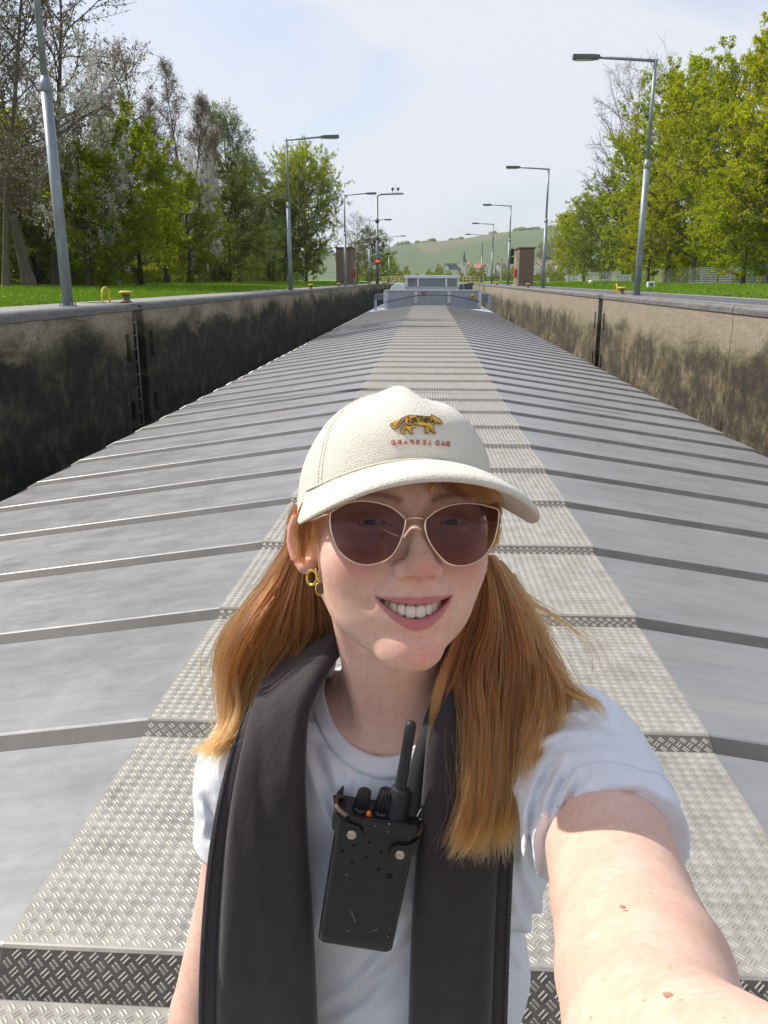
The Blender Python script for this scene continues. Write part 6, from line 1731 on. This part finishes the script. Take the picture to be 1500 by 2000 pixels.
rmesh('strap_clip', lambda mb: mb.tube([(.0330, .0600, -.018), (.0345, .0655, -.020), (.0385, .067, -.020), (.0395, .061, -.019), (.0355, .0565, -.018), (.0330, .0600, -.018)], .0011, 8), stl.m)
print('radio', time.time()-T0)
# ---- hair: individual strands
def hair_mat(name, dark, light, tip):
    t = NT(name); hi = t.n('ShaderNodeHairInfo')
    tn = t.n('ShaderNodeAttribute'); tn.attribute_name = 'tone'; rf = t.math('ADD', t.math('MULTIPLY', tn.outputs['Fac'], .72), t.math('MULTIPLY', hi.outputs['Random'], .28))
    c = t.ramp(rf, [(.12, dark), (.55, light), (.92, tuple(min(1, q*1.35) for q in light))])
    c = t.mix(t.ramp(hi.outputs['Intercept'], [(.45, 0.0), (1.0, .75)]), c, tip)
    t.b.inputs['Roughness'].default_value = .38
    hb = t.n('ShaderNodeBsdfHairPrincipled'); hb.parametrization = 'COLOR'
    t.l(c, hb.inputs['Color'])
    for n_, v in (('Roughness', .32), ('Radial Roughness', .45), ('Random Roughness', .3), ('IOR', 1.5)):
        if n_ in hb.inputs: hb.inputs[n_].default_value = v
    t.l(hb.outputs[0], t.o.inputs[0]); return t.m
HAIR = hair_mat('copper_hair', (.095, .025, .007), (.26, .083, .021), (.38, .148, .040))
def strands(bundles, seed=1, K=16):
    rs = RX(seed); allp = []; rad_ = []; tone = []
    for st, n, opt in bundles:
        st = np.array([(*s,) for s in st], float)        # px py z rx rz
        cen = catmull(list(st), K*3)
        ncl = max(3, n//26); cu = rs.uniform(-1, 1, (ncl, 2)); cu /= np.maximum(1, np.linalg.norm(cu, axis=1))[:, None]
        sw = rs.normal(0, .22, (ncl, 2)); swp = rs.uniform(0, 6.28, ncl); tips = rs.uniform(.80, 1.0, ncl); ct = rs.beta(1.6, 1.6, ncl)
        for k in range(n):
            c = rs.randint(ncl); uv0 = cu[c] + rs.normal(0, .15, 2)*(1+.8*(rs.rand() < .15)); 
            ph = rs.uniform(0, 6.28); fly = rs.rand() < opt.get('fly', .03)
            t1 = min(1.0, tips[c]*rs.uniform(opt.get('tmin', .93), 1.0)); t0 = opt.get('t0', 0.0)*rs.rand()
            tt = t0 + (t1-t0)*np.arange(K)/(K-1)
            pos = np.stack([np.interp(tt*(len(cen)-1), np.arange(len(cen)), cen[:, q]) for q in range(5)], 1)
            uv = uv0[None] + sw[c][None]*np.sin(2.2*tt*3+swp[c])[:, None] + .05*np.sin(9*tt+ph)[:, None]
            if fly: uv = uv*(1+tt[:, None]*rs.uniform(.2, .8)) + np.array([rs.normal(0, .5), 0])[None]*tt[:, None]**2
            P_ = np.stack([PX(a, b, z) for a, b, z in zip(pos[:, 0]+uv[:, 0]*pos[:, 3], pos[:, 1] + opt.get('ys', 0)*uv[:, 0]*pos[:, 3], pos[:, 2]+uv[:, 1]*pos[:, 4])])
            P_ += np.cumsum(rs.normal(0, .00012 if not fly else .0004, P_.shape), axis=0)
            allp.append(P_); rad_.append(opt.get('r', .00030)); tone.append(ct[c])
    return allp, rad_, tone
def curves_obj(name, allp, rads, tone, mat, parent, K=16):
    hc = bpy.data.hair_curves.new(name); hc.add_curves([K]*len(allp))
    pos = rel(np.concatenate(allp)).astype(np.float32)
    hc.attributes['position'].data.foreach_set('vector', pos.ravel())
    ra = hc.attributes.get('radius') or hc.attributes.new('radius', 'FLOAT', 'POINT')
    prof = np.clip(1.15 - np.linspace(0, 1, K)**3*.85, .2, 1)
    ra.data.foreach_set('value', np.concatenate([r_*prof for r_ in rads]).astype(np.float32))
    ta = hc.attributes.new('tone', 'FLOAT', 'CURVE'); ta.data.foreach_set('value', np.array(tone, np.float32))
    hc.materials.append(mat)
    o = bpy.data.objects.new(name, hc); sc.collection.objects.link(o); o.parent = parent; return o
HB_ = [
 # left mass: from behind the ear down over the shoulder, tail flicked outwards
 ([(592,1035,.735,14,.012),(570,1110,.748,34,.02),(548,1180,.758,60,.028),(528,1250,.764,76,.030),(498,1315,.766,58,.022),(474,1365,.760,38,.016),(460,1415,.748,28,.012),(430,1452,.736,30,.012),(374,1478,.728,38,.012)], 2900, {'tmin': .86, 'fly': .04}),
 ([(585,1050,.735,14,.012),(560,1130,.745,30,.02),(520,1200,.752,38,.025),(478,1270,.756,34,.025),(462,1330,.762,28,.02),(468,1385,.752,26,.014),(446,1440,.736,26,.012),(396,1500,.728,26,.012)], 900, {}),
 ([(604,1060,.74,16,.01),(606,1130,.755,26,.02),(598,1190,.765,40,.022),(585,1250,.768,46,.024),(555,1300,.765,40,.02),(520,1330,.758,26,.014),(492,1345,.752,12,.008)], 900, {'tmin': .8}),
 ([(610,1080,.76,16,.01),(628,1150,.785,24,.02),(640,1210,.80,30,.022),(628,1262,.80,34,.024),(596,1300,.79,30,.02)], 600, {'tmin': .8}),
 ([(612,980,.640,14,.004),(598,1002,.648,13,.005),(590,1035,.655,13,.006),(592,1072,.668,10,.007),(590,1110,.700,12,.010)], 420, {'r': .00024, 'fly': .12}),
 ([(560,1130,.745,50,.02),(500,1210,.752,40,.03),(470,1290,.756,60,.03),(470,1370,.76,70,.03)], 70, {'r': .0002, 'fly': 1.0, 'tmin': .5}),
 ([(985,1120,.74,30,.02),(1020,1200,.745,50,.03),(1060,1290,.73,60,.03),(1120,1370,.70,60,.02)], 110, {'r': .0002, 'fly': 1.0, 'tmin': .5}),
 # right mass
 ([(952,1085,.735,10,.010),(966,1150,.740,28,.018),(972,1220,.738,48,.024),(970,1300,.728,68,.026),(966,1400,.706,58,.020),(964,1500,.694,48,.016),(958,1580,.690,42,.014),(950,1640,.690,48,.014),(946,1700,.690,56,.014)], 3600, {'tmin': .8, 'fly': .07}),
 ([(948,1110,.735,8,.010),(945,1180,.732,18,.015),(930,1260,.722,26,.018),(926,1340,.708,34,.018),(940,1430,.698,34,.014),(945,1520,.690,36,.012),(925,1600,.686,32,.012),(905,1650,.686,34,.012),(890,1685,.686,34,.012)], 1000, {}),
 ([(944,1150,.735,8,.010),(925,1210,.722,14,.014),(890,1290,.708,18,.012),(862,1365,.700,15,.010),(846,1430,.698,9,.008),(838,1480,.698,5,.006)], 420, {}),
 ([(962,1100,.745,10,.010),(1000,1180,.755,20,.018),(1036,1260,.738,28,.018),(1056,1330,.708,34,.016),(1058,1400,.680,34,.012),(1036,1480,.668,24,.010),(1018,1550,.668,16,.010)], 1300, {'tmin': .7, 'fly': .07}),
 ([(964,1105,.748,10,.010),(1004,1180,.758,18,.016),(1044,1262,.742,24,.016),(1082,1326,.712,22,.014),(1122,1356,.690,16,.010),(1160,1374,.674,12,.008),(1188,1418,.662,6,.006)], 650, {'tmin': .55, 'fly': .15}),
 ([(966,1095,.745,8,.010),(1000,1150,.755,12,.014),(1040,1230,.750,18,.016),(1062,1300,.725,24,.014),(1104,1350,.695,30,.012)], 500, {'tmin': .6, 'fly': .25}),
 # under the brim: fringe and temple wisps
 ([(848,925,.612,10,.003),(846,940,.606,8,.003),(842,955,.604,7,.003),(846,968,.604,5,.003)], 60, {'r': .00026}),
 ([(895,928,.616,30,.004),(915,945,.612,30,.004),(940,962,.617,26,.004),(966,985,.632,16,.006)], 420, {'r': .00026}),
 ([(950,965,.640,16,.006),(962,990,.652,12,.008),(966,1030,.680,10,.010),(960,1085,.710,12,.012)], 420, {'r': .00026, 'fly': .1}),
 ([(628,975,.640,18,.006),(612,990,.650,16,.008),(598,1015,.668,14,.010),(592,1050,.69,12,.012),(590,1085,.715,12,.012)], 420, {'r': .00024, 'fly': .12}),
 ([(640,995,.630,8,.004),(622,1020,.640,8,.004),(612,1050,.650,6,.004),(606,1085,.656,5,.004)], 40, {'r': .00018, 'fly': .5}),
 ([(590,985,.70,14,.010),(580,1010,.715,12,.012),(574,1050,.735,14,.012),(566,1110,.748,20,.014)], 260, {'r': .00026}),
]
P_, R_, T_ = strands(HB_, 4)
curves_obj('hair', P_, R_, T_, HAIR, person)
# fine arm hairs
print('hair', time.time()-T0, len(P_))
print('script', time.time()-T0)
